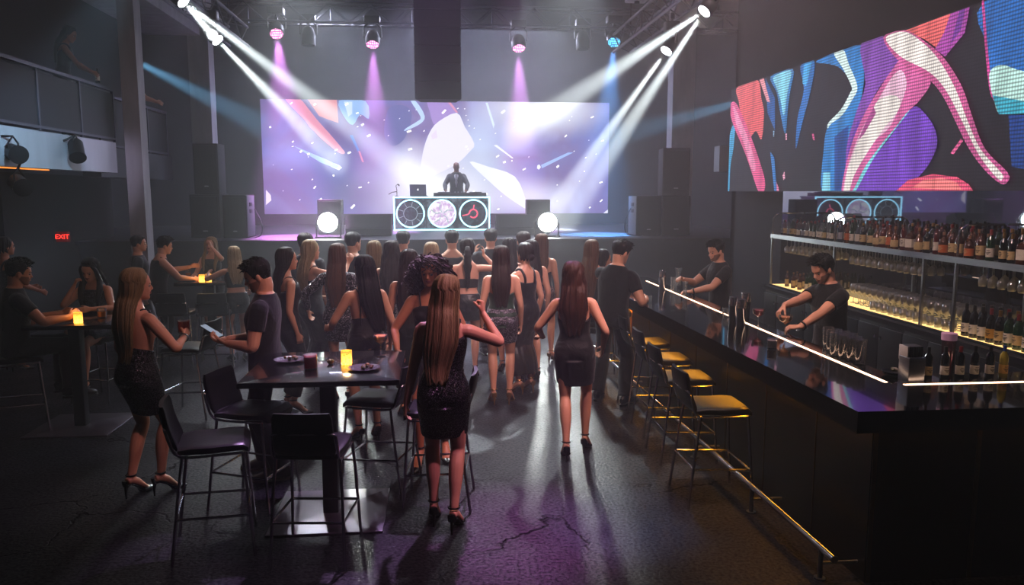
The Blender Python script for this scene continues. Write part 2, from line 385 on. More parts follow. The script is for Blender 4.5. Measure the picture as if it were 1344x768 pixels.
    # ---- clothes
    for spec in (bottom, top):
        if not spec: continue
        k = spec[0]; m = cloth(spec[1]); o = spec[2] if len(spec) > 2 else {}; C = MB(); X = MB()
        if k == 'tee':
            torso(C, .015, -.075, .545 if not f else .52, n=32, zc=.0); arms(C, .011, o.get('sleeve', .58)); nm = 't_shirt'
        elif k == 'tank':
            torso(C, .014, -.06, .46, tilt=0); nm = 'tank_top'
            for sd in (1, -1): C.tube([cf(sd*.085, .07, .40), cf(sd*.095, .03, .49), cf(sd*.095, -.03, .505), cf(sd*.09, -.08, .42)], .030, 10)
        elif k == 'jacket':
            torso(C, .022, -.11, .535, n=32, zc=.0); arms(C, .014, 1.93); nm = 'jacket'
        elif k == 'longsleeve':
            torso(C, .014, -.05, .515, n=30); arms(C, .012, 1.9); nm = 'blouse'
        elif k == 'top':
            torso(C, .011, o.get('z0', .12), o.get('z1', .38), tilt=o.get('tilt', .5)); nm = 'top'
        elif k == 'trousers':
            torso(C, .012, -.10, .09); legs(C, .010, 1.); nm = 'trousers'
        elif k == 'dress':
            torso(C, .011, -.06, o.get('z1', .40), tilt=o.get('tilt', .5)); nm = 'dress'
            if o.get('sleeve'): arms(C, .012, o['sleeve'])
        else: nm = 'skirt'; torso(C, .012, -.05, .13)
        hem = o.get('hem')
        if k in ('dress', 'skirt', 'shorts') and hem:
            R = [[q_+M_@V(x, y+yo_, 0) for x, y in sring(a_+.012, b_+.012, 36, 2/2.2)] for (a_, b_, yo_), (q_, M_) in ((prof(z_), S(z_)) for z_ in (.12, .09, .06, .03, .0))]; thR, caR = legpts(1); thL, caL = legpts(-1); A = thR+caR[1:]; Bq = thL+caL[1:]; rr = tr+cr[1:]; M = Rp if hem < .5 else np.eye(3)
            fl = o.get('flare', .01)
            for t in np.linspace(0.06, hem, 14):
                u = t*8; pR = np.array([np.interp(u, range(9), [q[i] for q in A]) for i in range(3)]); pL = np.array([np.interp(u, range(9), [q[i] for q in Bq]) for i in range(3)])
                r = np.interp(u, range(9), rr); c = (pR+pL)/2; dd = pR-pL; gl = max(0, 1-t/.30); wx = abs(dd@M[:, 0])/2+r+.012+fl*t; wy = abs(dd@M[:, 1])/2+r+.014+fl*t+.034*gl; c = c-M[:, 1]*.020*gl
                dn = nrm((A[min(int(u)+1, 8)]+Bq[min(int(u)+1, 8)])/2-(A[int(u)]+Bq[int(u)])/2) if u < 8 else V(0, 0, -1)
                ax = nrm(M[:, 0]-dn*(M[:, 0]@dn)); ay = np.cross(dn, ax)
                w = o.get('wave', 0)
                R.append([c+ax*x*(1+w*t*math.sin(9*q)*.5)+ay*y*(1+w*t*math.sin(9*q)) for q, (x, y) in enumerate(sring(wx, wy, 36, 2/2.2))])
            C.rings(R)
        C = remesh(C, max(vox, .008), 4 if k == 'tee' else 6)
        if k in ('dress', 'top') and o.get('straps'):
            q = o.get('z1', .40)
            for sd in (1, -1):
                if o['straps'] == 'cross': P = [(sd*.07, .10, .37), (sd*.088, .045, .49), (sd*.085, -.035, .50), (sd*.02, -.10, .38), (-sd*.05, -.092, .26)]
                elif o['straps'] == 'halter': P = [(sd*.07, .10, .37), (sd*.075, .05, .49), (sd*.055, -.02, .55), (sd*.0, -.06, .55)]
                else: P = [(sd*.07, .10, .37), (sd*.088, .045, .49), (sd*.088, -.035, .50), (sd*.075, -.09, .42), (sd*.07, -.09, q-.05)]
                X.tube(spl([cf(*p) for p in P], 18), .006 if o['straps'] != 'wide' else .016, 6)
            C.add(X.v, X.f)
        put(C, o.get('name', nm), m, o.get('label'))
        if k == 'jacket':
            C = MB(); C.rings([[cf(x*w, y, z) for x, y in ((-1, d), (-.3, d+.014), (.3, d+.014), (1, d), (.3, d-.03), (-.3, d-.03))] for z, w, d in ((.16, .004, .122), (.28, .030, .138), (.38, .048, .132), (.46, .055, .105), (.515, .050, .06))]); put(C, 'shirt', cloth('white_shirt'), 'white shirt front')
            C = MB()
            for sd in (1, -1): C.tube([cf(0, .085, .515), cf(sd*.018, .088, .517), cf(sd*.04, .084, .515)], [(.005, .006), (.010, .008), (.017, .008)], 8)
            put(C, 'bow_tie', cloth('black_dress'), 'black bow tie')
    # ---- shoes
    for sd in (1, -1):
        hip, kn, an, fd, fz = LEG[sd]; z = lambda v: V(an[0], an[1], fz+v); C = MB(); sv = np.cross(fd, V(0, 0, 1))
        if shoe in ('heel', 'gold'):
            m = GOLDSHOE if shoe == 'gold' else LEATHER
            C.tube([z(.026)+fd*.085, z(.026)+fd*.12, z(.020)+fd*.165, z(.016)+fd*.195], [(.045, .022), (.049, .024), (.036, .017), (.012, .010)], 12, side=sv)
            C.tube([z(heel+.012)-fd*.062, z(heel+.015)-fd*.02, z(heel*.6+.012)+fd*.045, z(.012)+fd*.10], [(.026, .010), (.030, .009), (.032, .008), (.042, .010)], 10, side=sv)
            C.tube([z(heel+.055)-fd*.070, z(heel+.035)-fd*.066, z(heel+.005)-fd*.058], [(.026, .010), (.030, .014), (.028, .012)], 10, side=sv)
            C.tube([z(heel+.012)-fd*.055, z(heel*.5)-fd*.062, z(.0)-fd*.060], [.016, .009, .006], 8)
            a = z(heel+.085); C.tube([a+.038*(fd*math.cos(t)+sv*math.sin(t))-fd*.004 for t in np.linspace(0, 2*PI, 17)], .006, 6)
        else:
            m = SNEAK if shoe == 'sneaker' else LEATHER
            C.tube([z(.055)-fd*.078, z(.062)-fd*.05, z(.078)+fd*.01, z(.055)+fd*.07, z(.040)+fd*.13, z(.028)+fd*.19, z(.025)+fd*.212], [(.02, .03), (.036, .052), (.041, .060), (.044, .044), (.049, .034), (.038, .024), (.012, .012)], 14, side=sv)
            C.tube([z(.012)-fd*.082, z(.012)-fd*.05, z(.012)+fd*.05, z(.012)+fd*.13, z(.012)+fd*.20, z(.014)+fd*.218], [(.02, .013), (.040, .014), (.042, .014), (.052, .014), (.036, .013), (.01, .01)], 14, side=sv, mi=1)
        C.v = [tuple(np.array(p)*s) for p in C.v]; C.build('shoe', [m, SOLE if shoe == 'sneaker' else LEATHER], root)
    # ---- face
    if facial:
        for sd in (1, -1):
            E_ = MB(); E_.ell(V(0, 0, 0), (.0115, .0115, .0115), 10, 8); E_.m = [1 if np.mean([E_.v[i][1] for i in q])/.0115 > .72 else 0 for q in E_.f]
            c = hl(sd*.031, .0755, .106); E_.v = [tuple(c+Rh@np.array(p)) for p in E_.v]; put(E_, 'eye', [EYEW, IRIS])
        for sd in (1, -1):
            E_ = MB(); E_.tube([hl(sd*x, np.interp(x, [.012, .05], [.094, .074]), zz) for x, zz in ((.013, .122), (.025, .127), (.038, .128), (.050, .122))], [.003, .004, .0035, .002], 6); put(E_, 'eyebrow', mat('brow_'+(hair or ('short', 'dark'))[1], HAIRC[(hair or ('short', 'dark'))[1]], .7))
        E_ = MB(); E_.tube([hl(x, y, .053+q) for x, y, q in ((-.024, .085, 0), (-.012, .0955, .003), (0, .0985, .002), (.012, .0955, .003), (.024, .085, 0))], [(.002, .002), (.0055, .004), (.006, .004), (.0055, .004), (.002, .002)], 8, side=Rh[:, 2])
        E_.tube([hl(x, y, .0455+q) for x, y, q in ((-.020, .085, .004), (0, .098, 0), (.020, .085, .004))], [(.002, .002), (.006, .005), (.002, .002)], 8, side=Rh[:, 2])
        put(E_, 'lips', mat('lips_'+('rose' if f else skin), '#7d3a38' if f else SKIN[skin], .4))
    # ---- hair
    if hair:
        st, hc = hair[0], hair[1]; ho = hair[2] if len(hair) > 2 else {}
        hm = mat('hair_'+hc, HAIRC[hc], .5, var=.35, scale=1.0, stretch=(190, 190, 9), bump=.5, spec=.35)
        C = MB(); na = 56; nv = 14; short = st in ('short', 'buzz', 'bald')
        ks = [0, 35, 55, 68, 80, 95, 112, 140, 180]
        bz = {'short': [.186, .184, .170, .135, .085, .112, .080, .05, .035]}.get(st, [.196, .192, .170, .13, .085, .06, .03, .01, .0]) if st != 'bald' else [.226]*9
        if st == 'buzz': bz = [.188, .186, .172, .14, .1, .115, .09, .06, .05]
        Th = {'short': .019, 'buzz': .008}.get(st, .016)
        if st != 'bald':
            R = []
            for j in range(nv+1):
                v = j/nv; r = []
                for i in range(na):
                    a = -PI+i*2*PI/na; zb = np.interp(abs(math.degrees(a)), ks, bz); e = 1-(1-v)**1.5; z = zb+(.2268-zb)*e
                    t = (.003+Th*min(1, v*3.5)*(1-.35*v)) if short else (.004+.013*v**1.3)
                    if st == 'short':
                        t *= .40+.60*min(1, max(0, (z-.10)/.075)); t += .0035*math.sin(13*a+7*v)*math.sin(9*v+a*3)*min(1, v*5)
                        if abs(a) < .9: t += .008*math.cos(a)*max(0, 1-abs(v-.25)*3)
                    elif st not in ('buzz',): t += .0022*math.sin(31*a+2*math.sin(5*a))*(1-v)
                    x, y = hs(a, min(z, .2265), t); r.append(hl(x, y, z+t*e**2*.8))
                R.append(r)
            C.rings(R)
            if st == 'short' and vox < .0105:
                for j in range(320):
                    a = random.uniform(-PI, PI); zb = np.interp(abs(math.degrees(a)), ks, bz); v = random.random()**.8; z = zb+(.2266-zb)*(1-(1-v)**1.5)
                    t = (.003+Th*min(1, v*3.5)*(1-.35*v))*(.40+.60*min(1, max(0, (z-.10)/.075))); x, y = hs(a, min(z, .2262), t*.9); b = hl(x, y, z+t*.6*v); o_ = nrm(b-hl(0, -.01, .12)); sw_ = nrm(Rh@V(math.sin(3*a)*.6+random.uniform(-.5, .5), .7+random.uniform(-.4, .4), -.15+(.5 if z > .19 else -.4)))
                    ln = random.uniform(.014, .030)*(1.2 if z > .17 else .6); C.tube([b-o_*.004, b+o_*ln*.25+sw_*ln*.5, b+o_*ln*.30+sw_*ln], [.0042, .0036, .0010], 4)
        if not short:
            L = ho.get('len', .42); W = ho.get('w', 1.); curl = ho.get('curl', 0.)
            tip = .56-L*1.0; q = [(hl(0, -.014, .243), .026, .028), (hl(0, -.018, .230), .060, .064), (hl(0, -.026, .198), .081, .083), (hl(0, -.034, .150), .089, .087), (hl(0, -.040, .09), .091, .080), (hl(0, -.055, .03), .090*W, .064)]
            yb = lambda z: prof(z)[2]-prof(z)[1]
            base = hl(0, -.07, -.02)
            q.append((.6*base+.4*cf(0, yb(.50)-.035, .52), .092*W, .052))
            for u in (.25, .5, .75, 1.):
                z = .50+(tip-.50)*u; q.append((cf(ho.get('sx', 0)*u, yb(max(z, .1))-.018-.01*(1-u), z), (.102-.05*u*u)*W, .038-.022*u))
            if st in ('ponytail', 'bun'): q = q[:6]; q[4] = (q[4][0], .080, .070); q[5] = (hl(0, -.05, .045), .058, .045)
            A = spl([list(c)+[a, b] for c, a, b in q], 38); R = []; ph1, ph2 = random.random()*6, random.random()*6
            for i, row in enumerate(A):
                u = i/37; r = []; am = (.03+.10*u); M = Rs[-1]
                for k in range(72):
                    t = 2*PI*k/72; g = 1+am*(.6*math.sin(11*t+ph1+curl*14*u)+.4*math.sin(19*t+ph2-2*u)+.3*math.sin(29*t))
                    if curl: g += curl*.12*math.sin(5*t+26*u+ph1)*min(1, u*3)
                    dx = math.cos(t)*row[3]*g; dy = math.sin(t)*row[4]*g
                    dz = -(.02+.03*curl)*max(0, u-.9)*10*math.sin(7*t+ph2)
                    r.append(row[:3]+(Rh if u < .3 else Rc)@V(dx, dy, dz))
                R.append(r)
            C.rings(R)
            ns = ho.get('strands', 26)
            for j in range(ns if st not in ('bun', 'ponytail') else 0):
                t = random.choice([random.uniform(-.5, .5), PI+random.uniform(-.5, .5), random.uniform(0, 2*PI)]); P = []; w1, w2 = random.uniform(1.0, 1.12), random.random()*6
                i0_ = random.choice((1, 2, 3))
                for i in range(i0_, 38, 2):
                    row = A[i]; u = i/37; g = (.96+(w1-.96)*min(1, (i-i0_)/16))+.05*u*math.sin(6*u+w2)+(curl*.10*math.sin(22*u+w2))
                    P.append(row[:3]+(Rh if u < .3 else Rc)@V(math.cos(t)*row[3]*g, math.sin(t)*row[4]*g, -.02*max(0, u-.9)*10))
                if len(P) > 4: C.tube(P, [.0022]*(len(P)-1)+[.0006], 4)
            if ho.get('front'):
                for sd in ((1, -1) if ho['front'] is True else (ho['front'],)):
                    P = [hl(sd*.05, .05, .19), hl(sd*.078, .035, .14), hl(sd*.086, .025, .07), hl(sd*.090, .02, -.01), cf(sd*.11, .07, .46), cf(sd*.10, .115, .36), cf(sd*.095, .125, .36-ho.get('fl', .12))]
                    C.tube(spl(P, 22), np.interp(np.linspace(0, 6, 22), range(7), [.012, .022, .026, .030, .034, .028, .008]), 12)
            if st == 'ponytail':
                b0 = hl(0, -.115, .12); P = [b0, b0+V(0, -.04, -.01), b0+V(0, -.055, -.10), b0+V(0, -.03, -.22), cf(0, yb(.25)-.03, .20)]
                C.tube(spl(P, 24), [r*(1+.12*math.sin(i*1.9)) for i, r in enumerate(np.interp(np.linspace(0, 4, 24), range(5), [.022, .036, .046, .05, .014]))], 14)
            if st == 'bun': C.ell(hl(0, -.125, .075), (.040, .034, .038), 16, 10)
            if st == 'curly':
                c0 = hl(0, -.03, .13)
                for j in range(ho.get('n', 420)):
                    t = random.uniform(-PI, PI); el_ = random.uniform(-1.2, 1.3)
                    if abs(t) < 1.0 and el_ < .85: continue
                    d0 = Rh@V(math.sin(t)*math.cos(el_), math.cos(t)*math.cos(el_)*.9, math.sin(el_)); r0 = .105+.045*max(0, -math.sin(el_)+.35)
                    b = c0+d0*r0*random.uniform(.75, 1.02); ln = random.uniform(.09, .19); rad = random.uniform(.010, .018); w = random.random()*6; P = []
                    for i in range(22):
                        u = i/21; dn = nrm(d0*(1-u)*.8+V(d0[0]*.35, d0[1]*.35, -1)*(.35+u)); b = b+dn*ln/21
                        P.append(b+V(math.cos(w+u*17), math.sin(w+u*17), .3*math.sin(w+u*17))*rad)
                    C.tube(P, [.0052]*20+[.004, .002], 5)
        if C.f:
            C.v = [tuple(np.array(p)*s) for p in C.v]; C.build('hair', hm, root, True, auto=False)
        if beard:
            C = MB(); R = []
            for z in np.linspace(.001, .078, 9):
                r = []
                for a in np.linspace(-1.75, 1.75, 30):
                    zz = z if abs(a) > .55 else min(z, .036+.02*abs(a)); x, y = hs(a, zz, .0030 if abs(a) < 1.6 else .001); r.append(hl(x, y, zz))
                R.append(r)
            C.rings(R, False, closed=False)
            C.tube([hl(x, y, .063) for x, y in ((-.026, .083), (-.012, .0955), (0, .098), (.012, .0955), (.026, .083))], [.002, .004, .0035, .004, .002], 6)
            c1 = np.array(lin(HAIRC[hc])[:3]); c2 = np.array(lin(SKIN[skin])[:3]); mx = tuple(c1*.45+c2*.36)+(1,)
            put(C, 'beard', mat('stubble_'+hc+skin, mx, .7, var=.3, scale=300))
    W = lambda p: rz(D(face))@(np.array(p)*s)+np.array(loc, float)
    out = dict(root=root, grip={k: W(v) for k, v in GRIP.items()}, arm={k: tuple(W(x) for x in v[:3])+(rz(D(face))@v[3], rz(D(face))@v[4]) for k, v in ARM.items()}, put=put, hl=hl, cf=cf, ARM=ARM, s=s, W=W)
    PEOPLE.append(out); return out
# ------------------------------------------------------------------ setting
def floor_mat():
    m = mat('polished_concrete', '#1b1b20', .3, var=.45, scale=.9); nt = m.node_tree; N = nt.nodes; L = nt.links; b = N['Principled BSDF']
    geo = N.new('ShaderNodeNewGeometry')
    n1 = N.new('ShaderNodeTexNoise'); n1.inputs['Scale'].default_value = 1.1; n1.inputs['Detail'].default_value = 8; n1.inputs['Roughness'].default_value = .65; L.new(geo.outputs['Position'], n1.inputs['Vector'])
    r1 = N.new('ShaderNodeMapRange'); r1.inputs[1].default_value = .3; r1.inputs[2].default_value = .72; r1.inputs[3].default_value = .34; r1.inputs[4].default_value = .56; L.new(n1.outputs['Fac'], r1.inputs[0]); L.new(r1.outputs[0], b.inputs['Roughness'])
    # hairline cracks: warped cell borders, kept only where a second noise allows
    nw = N.new('ShaderNodeTexNoise'); nw.inputs['Scale'].default_value = 2.2; nw.inputs['Detail'].default_value = 6; L.new(geo.outputs['Position'], nw.inputs['Vector'])
    mw = N.new('ShaderNodeVectorMath'); mw.operation = 'MULTIPLY_ADD'; mw.inputs[1].default_value = (.7, .7, .7); L.new(nw.outputs['Color'], mw.inputs[0]); L.new(geo.outputs['Position'], mw.inputs[2])
    vo = N.new('ShaderNodeTexVoronoi'); vo.feature = 'DISTANCE_TO_EDGE'; vo.inputs['Scale'].default_value = .62; L.new(mw.outputs[0], vo.inputs['Vector'])
    c1 = N.new('ShaderNodeMapRange'); c1.inputs[1].default_value = .0; c1.inputs[2].default_value = .011; c1.inputs[3].default_value = 1; c1.inputs[4].default_value = 0; L.new(vo.outputs['Distance'], c1.inputs[0])
    n2 = N.new('ShaderNodeTexNoise'); n2.inputs['Scale'].default_value = .55; L.new(geo.outputs['Position'], n2.inputs['Vector'])
    c2 = N.new('ShaderNodeMapRange'); c2.inputs[1].default_value = .46; c2.inputs[2].default_value = .56; L.new(n2.outputs['Fac'], c2.inputs[0])
    cm = N.new('ShaderNodeMath'); cm.operation = 'MULTIPLY'; L.new(c1.outputs[0], cm.inputs[0]); L.new(c2.outputs[0], cm.inputs[1])
    old = b.inputs['Base Color'].links[0].from_socket; mx = N.new('ShaderNodeMix'); mx.data_type = 'RGBA'; L.new(cm.outputs[0], mx.inputs[0]); L.new(old, mx.inputs[6]); mx.inputs[7].default_value = (.001, .001, .001, 1); L.new(mx.outputs[2], b.inputs['Base Color'])
    n3 = N.new('ShaderNodeTexNoise'); n3.inputs['Scale'].default_value = 42; n3.inputs['Detail'].default_value = 5; L.new(geo.outputs['Position'], n3.inputs['Vector'])
    ad = N.new('ShaderNodeMath'); ad.operation = 'SUBTRACT'; L.new(n3.outputs['Fac'], ad.inputs[0]); L.new(cm.outputs[0], ad.inputs[1])
    sm = N.new('ShaderNodeMapRange'); sm.inputs[1].default_value = .36; sm.inputs[2].default_value = .64; sm.inputs[3].default_value = .06; sm.inputs[4].default_value = .46; L.new(n3.outputs['Fac'], sm.inputs[0])
    iv = N.new('ShaderNodeMath'); iv.operation = 'SUBTRACT'; iv.inputs[0].default_value = 1; L.new(cm.outputs[0], iv.inputs[1]); sp = N.new('ShaderNodeMath'); sp.operation = 'MULTIPLY'; L.new(iv.outputs[0], sp.inputs[0]); L.new(sm.outputs[0], sp.inputs[1]); L.new(sp.outputs[0], b.inputs['Specular IOR Level'])
    bp = N.new('ShaderNodeBump'); bp.inputs['Strength'].default_value = .35; bp.inputs['Distance'].default_value = .012; L.new(ad.outputs[0], bp.inputs['Height']); L.new(bp.outputs[0], b.inputs['Normal'])
    return m
WALLM = mat('dark_wall_paint', '#1f2025', .8, var=.2, scale=3); CEILM = mat('black_ceiling_paint', '#0c0c0f', .9); CONC = mat('grey_concrete', '#8a8a90', .8, var=.22, scale=6, bump=.2, stretch=(1, 1, .25)); FASC = mat('painted_fascia', '#8f969e', .7, var=.12, scale=5, stretch=(1, 1, .2))
BLK = mat('matte_black_metal', '#0a0a0c', .5, var=.2); BLKF = mat('black_speaker_grille', '#0c0d10', .8, var=.3, scale=300, bump=.3); CHR = mat('chrome', '#b8b8bc', .16, 1., var=.05); STEEL = mat('brushed_steel', '#8d8f94', .32, 1., var=.15, scale=4, stretch=(1, 1, 60)); TRUSSM = mat('dark_aluminium_truss', '#4a4c54', .45, .8)
struct('floor', MB().box((-1, 10, -.1), (19, 27, .2)), floor_mat(), 'dark polished concrete floor with hairline cracks')
struct('ceiling', MB().box((-1, 10, 7.5), (19, 27, .2)), CEILM, 'black ceiling high above the dance floor')
struct('wall_back', MB().box((-1, 22.7, 3.7), (19, .2, 7.4)), WALLM, 'dark wall behind the stage screen')
struct('wall_left', MB().box((-8.6, 10, 3.7), (.2, 27, 7.4)), WALLM, 'dark wall under and above the balcony')
struct('wall_right', MB().box((5.6, 5.5, 3.7), (.2, 17.4, 7.4)).box((6.5, 14.1, 3.7), (2, .2, 7.4)).box((7.4, 18.4, 3.7), (.2, 8.6, 7.4)), WALLM, 'dark wall behind the back bar and right of the stage')
struct('wall_front', MB().box((-1, -3.2, 3.7), (19, .2, 7.4)), WALLM, 'dark wall behind the viewer')
PX = atX(99, 300, -6.9)
struct('wall_partition', MB().box((-7.7, 13.05, 1.33), (1.6, .2, 2.66)).box((-6.9, 15.1, 1.33), (.2, 4.2, 2.66)), mat('partition_paint', '#1a1918', .8), 'dark partition under the balcony carrying the exit sign')
STG = 1.42
struct('floor_stage', MB().box((-.6, 19.05, STG-.04), (16, 7.3, .08)).box((-.6, 19.1, .69), (16, 7.1, 1.38)).box((-.6, 15.39, STG-.03), (16, .02, .05)), mat('stage_black', '#26272e', .45, var=.2, scale=5), 'raised black stage platform')
struct('pillar_1', MB().box((-4.95, 13.65, 3.7), (.26, .3, 7.4)), CONC, 'pale concrete pillar at the end of the balcony')
struct('pillar_2', MB().box((-4.96, 17.62, 4.4), (.42, .4, 6.0)), CONC, 'pale concrete pillar left of the stage')
struct('pillar_3', MB().box((5.55, 17.62, 4.4), (.5, .4, 6.0)), CONC, 'pale concrete pillar right of the stage')
struct('beam_left', MB().box((-5.45, 15.6, 6.5), (1.1, 3.6, 1.8)), CONC, 'concrete beam between the left pillars')
struct('trim_balcony', MB().box((-5.3, 6, 2.905), (.2, 14.9, .49)).box((-6.95, 6, 3.05), (3.1, 14.9, .2)), FASC, 'pale balcony fascia and slab along the left wall')
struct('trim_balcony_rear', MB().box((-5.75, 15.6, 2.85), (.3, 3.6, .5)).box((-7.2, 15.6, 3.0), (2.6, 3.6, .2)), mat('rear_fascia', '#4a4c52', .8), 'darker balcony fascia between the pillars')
struct('trim_right', MB().box((6.0, 15.2, 3.0), (.9, .3, .5)), FASC, 'pale ledge right of the right pillar')

def railing(x, y0, y1, z0, z1, posts, label):
    r = thing('balcony_railing', label, 'railing', (x, y0, z0)); L = y1-y0; h = z1-z0; m = mat('grey_rail_paint', '#4c4e58', .5, .6)
    MB().box((0, L/2, h), (.06, L, .045)).build('top_rail', m, r, False); MB().box((0, L/2, .05), (.05, L, .035)).build('bottom_rail', m, r, False)
    for y in posts: MB().box((0, y-y0, h/2), (.04, .045, h)).build('post', m, r, False)
    M = mat('dark_wire_mesh', '#16171d', .7, var=.5, scale=120, alpha=1); MB().box((.0, L/2, h/2), (.012, L-.02, h-.12)).build('mesh_panel', M, r, False)
railing(-5.2, -1.4, 13.45, 3.15, 3.98, [-1.38, .2, 1.35, 2.5, 3.65, 4.8, 5.95, 7.1, 8.3, 9.6, 10.98, 12.22, 13.42], 'long grey balcony railing with dark mesh on the left')
railing(-5.65, 13.95, 17.3, 3.1, 4.0, [13.98, 15.1, 16.2, 17.28], 'dim railing between the two left pillars')
WARM = glow('warm_strip_light', '#ff9a45', 1.2)
MB().box((-5.3, 10.4, 2.648), (.03, 1.9, .016)).build('strip_light', WARM); tag(bpy.data.objects['strip_light'], 'thin warm strip light under the balcony edge', 'strip light')
# exit sign
def text(body, size, depth, name, m, parent, loc, rot):
    c = bpy.data.curves.new(name, 'FONT'); c.body = body; c.size = size; c.extrude = depth; c.align_x = 'CENTER'; c.align_y = 'CENTER'
    o = bpy.data.objects.new(name, c); COL.objects.link(o); dg = bpy.context.evaluated_depsgraph_get(); dg.update()
    me = bpy.data.meshes.new_from_object(o.evaluated_get(dg)); bpy.data.objects.remove(o); bpy.data.curves.remove(c)
    me.materials.clear(); me.materials.append(m); q = link(name, me, parent, loc); q.rotation_euler = rot; return q
p = atY(82, 311, 12.9); t = thing('exit_sign', 'small red lit EXIT sign on the dark partition', 'sign', (p[0], 12.92, p[2]))
MB().bbox((0, 0, 0), (.20, .05, .16), .01).build('housing', mat('exit_housing', '#2a0606', .5, em='#ff1a10', es=.06), t)
text('EXIT', .105, .004, 'lettering', glow('exit_red', '#ff3a2e', 2.2), t, (0, -.03, 0), (PI/2, 0, 0))

# ------------------------------------------------------------------ LED walls
def flat(mb, pts, mi, smooth=False):
    """filled outline; tessellated so concave outlines fill properly"""
    from mathutils.geometry import tessellate_polygon
    if smooth:
        q = list(pts)+list(pts[:1]); n = len(pts); P = np.array(pts); out = []
        for i in range(n):
            p0, p1, p2, p3 = P[i-1], P[i], P[(i+1) % n], P[(i+2) % n]
            for u in (0, .2, .4, .6, .8): out.append(.5*((2*p1)+(-p0+p2)*u+(2*p0-5*p1+4*p2-p3)*u*u+(-p0+3*p1-3*p2+p3)*u**3))
        pts = out
    vs = [Vector(p) for p in pts]; mb.add(pts, [tuple(t) for t in tessellate_polygon([vs])], mi)
def clip_rect(P, a0, a1, z0, z1, ax):
    P = [np.array(p, float) for p in P]
    for k, lim, sg in ((ax, a0, 1), (ax, a1, -1), (2, z0, 1), (2, z1, -1)):
        out = []
        for i in range(len(P)):
            p, q = P[i-1], P[i]; fp, fq = sg*(p[k]-lim) >= 0, sg*(q[k]-lim) >= 0
            if fp != fq: out.append(p+(q-p)*((lim-p[k])/(q[k]-p[k])))
            if fq: out.append(q)
        P = out
        if not P: return []
    return P
SX = 5.28; ES = 1.0
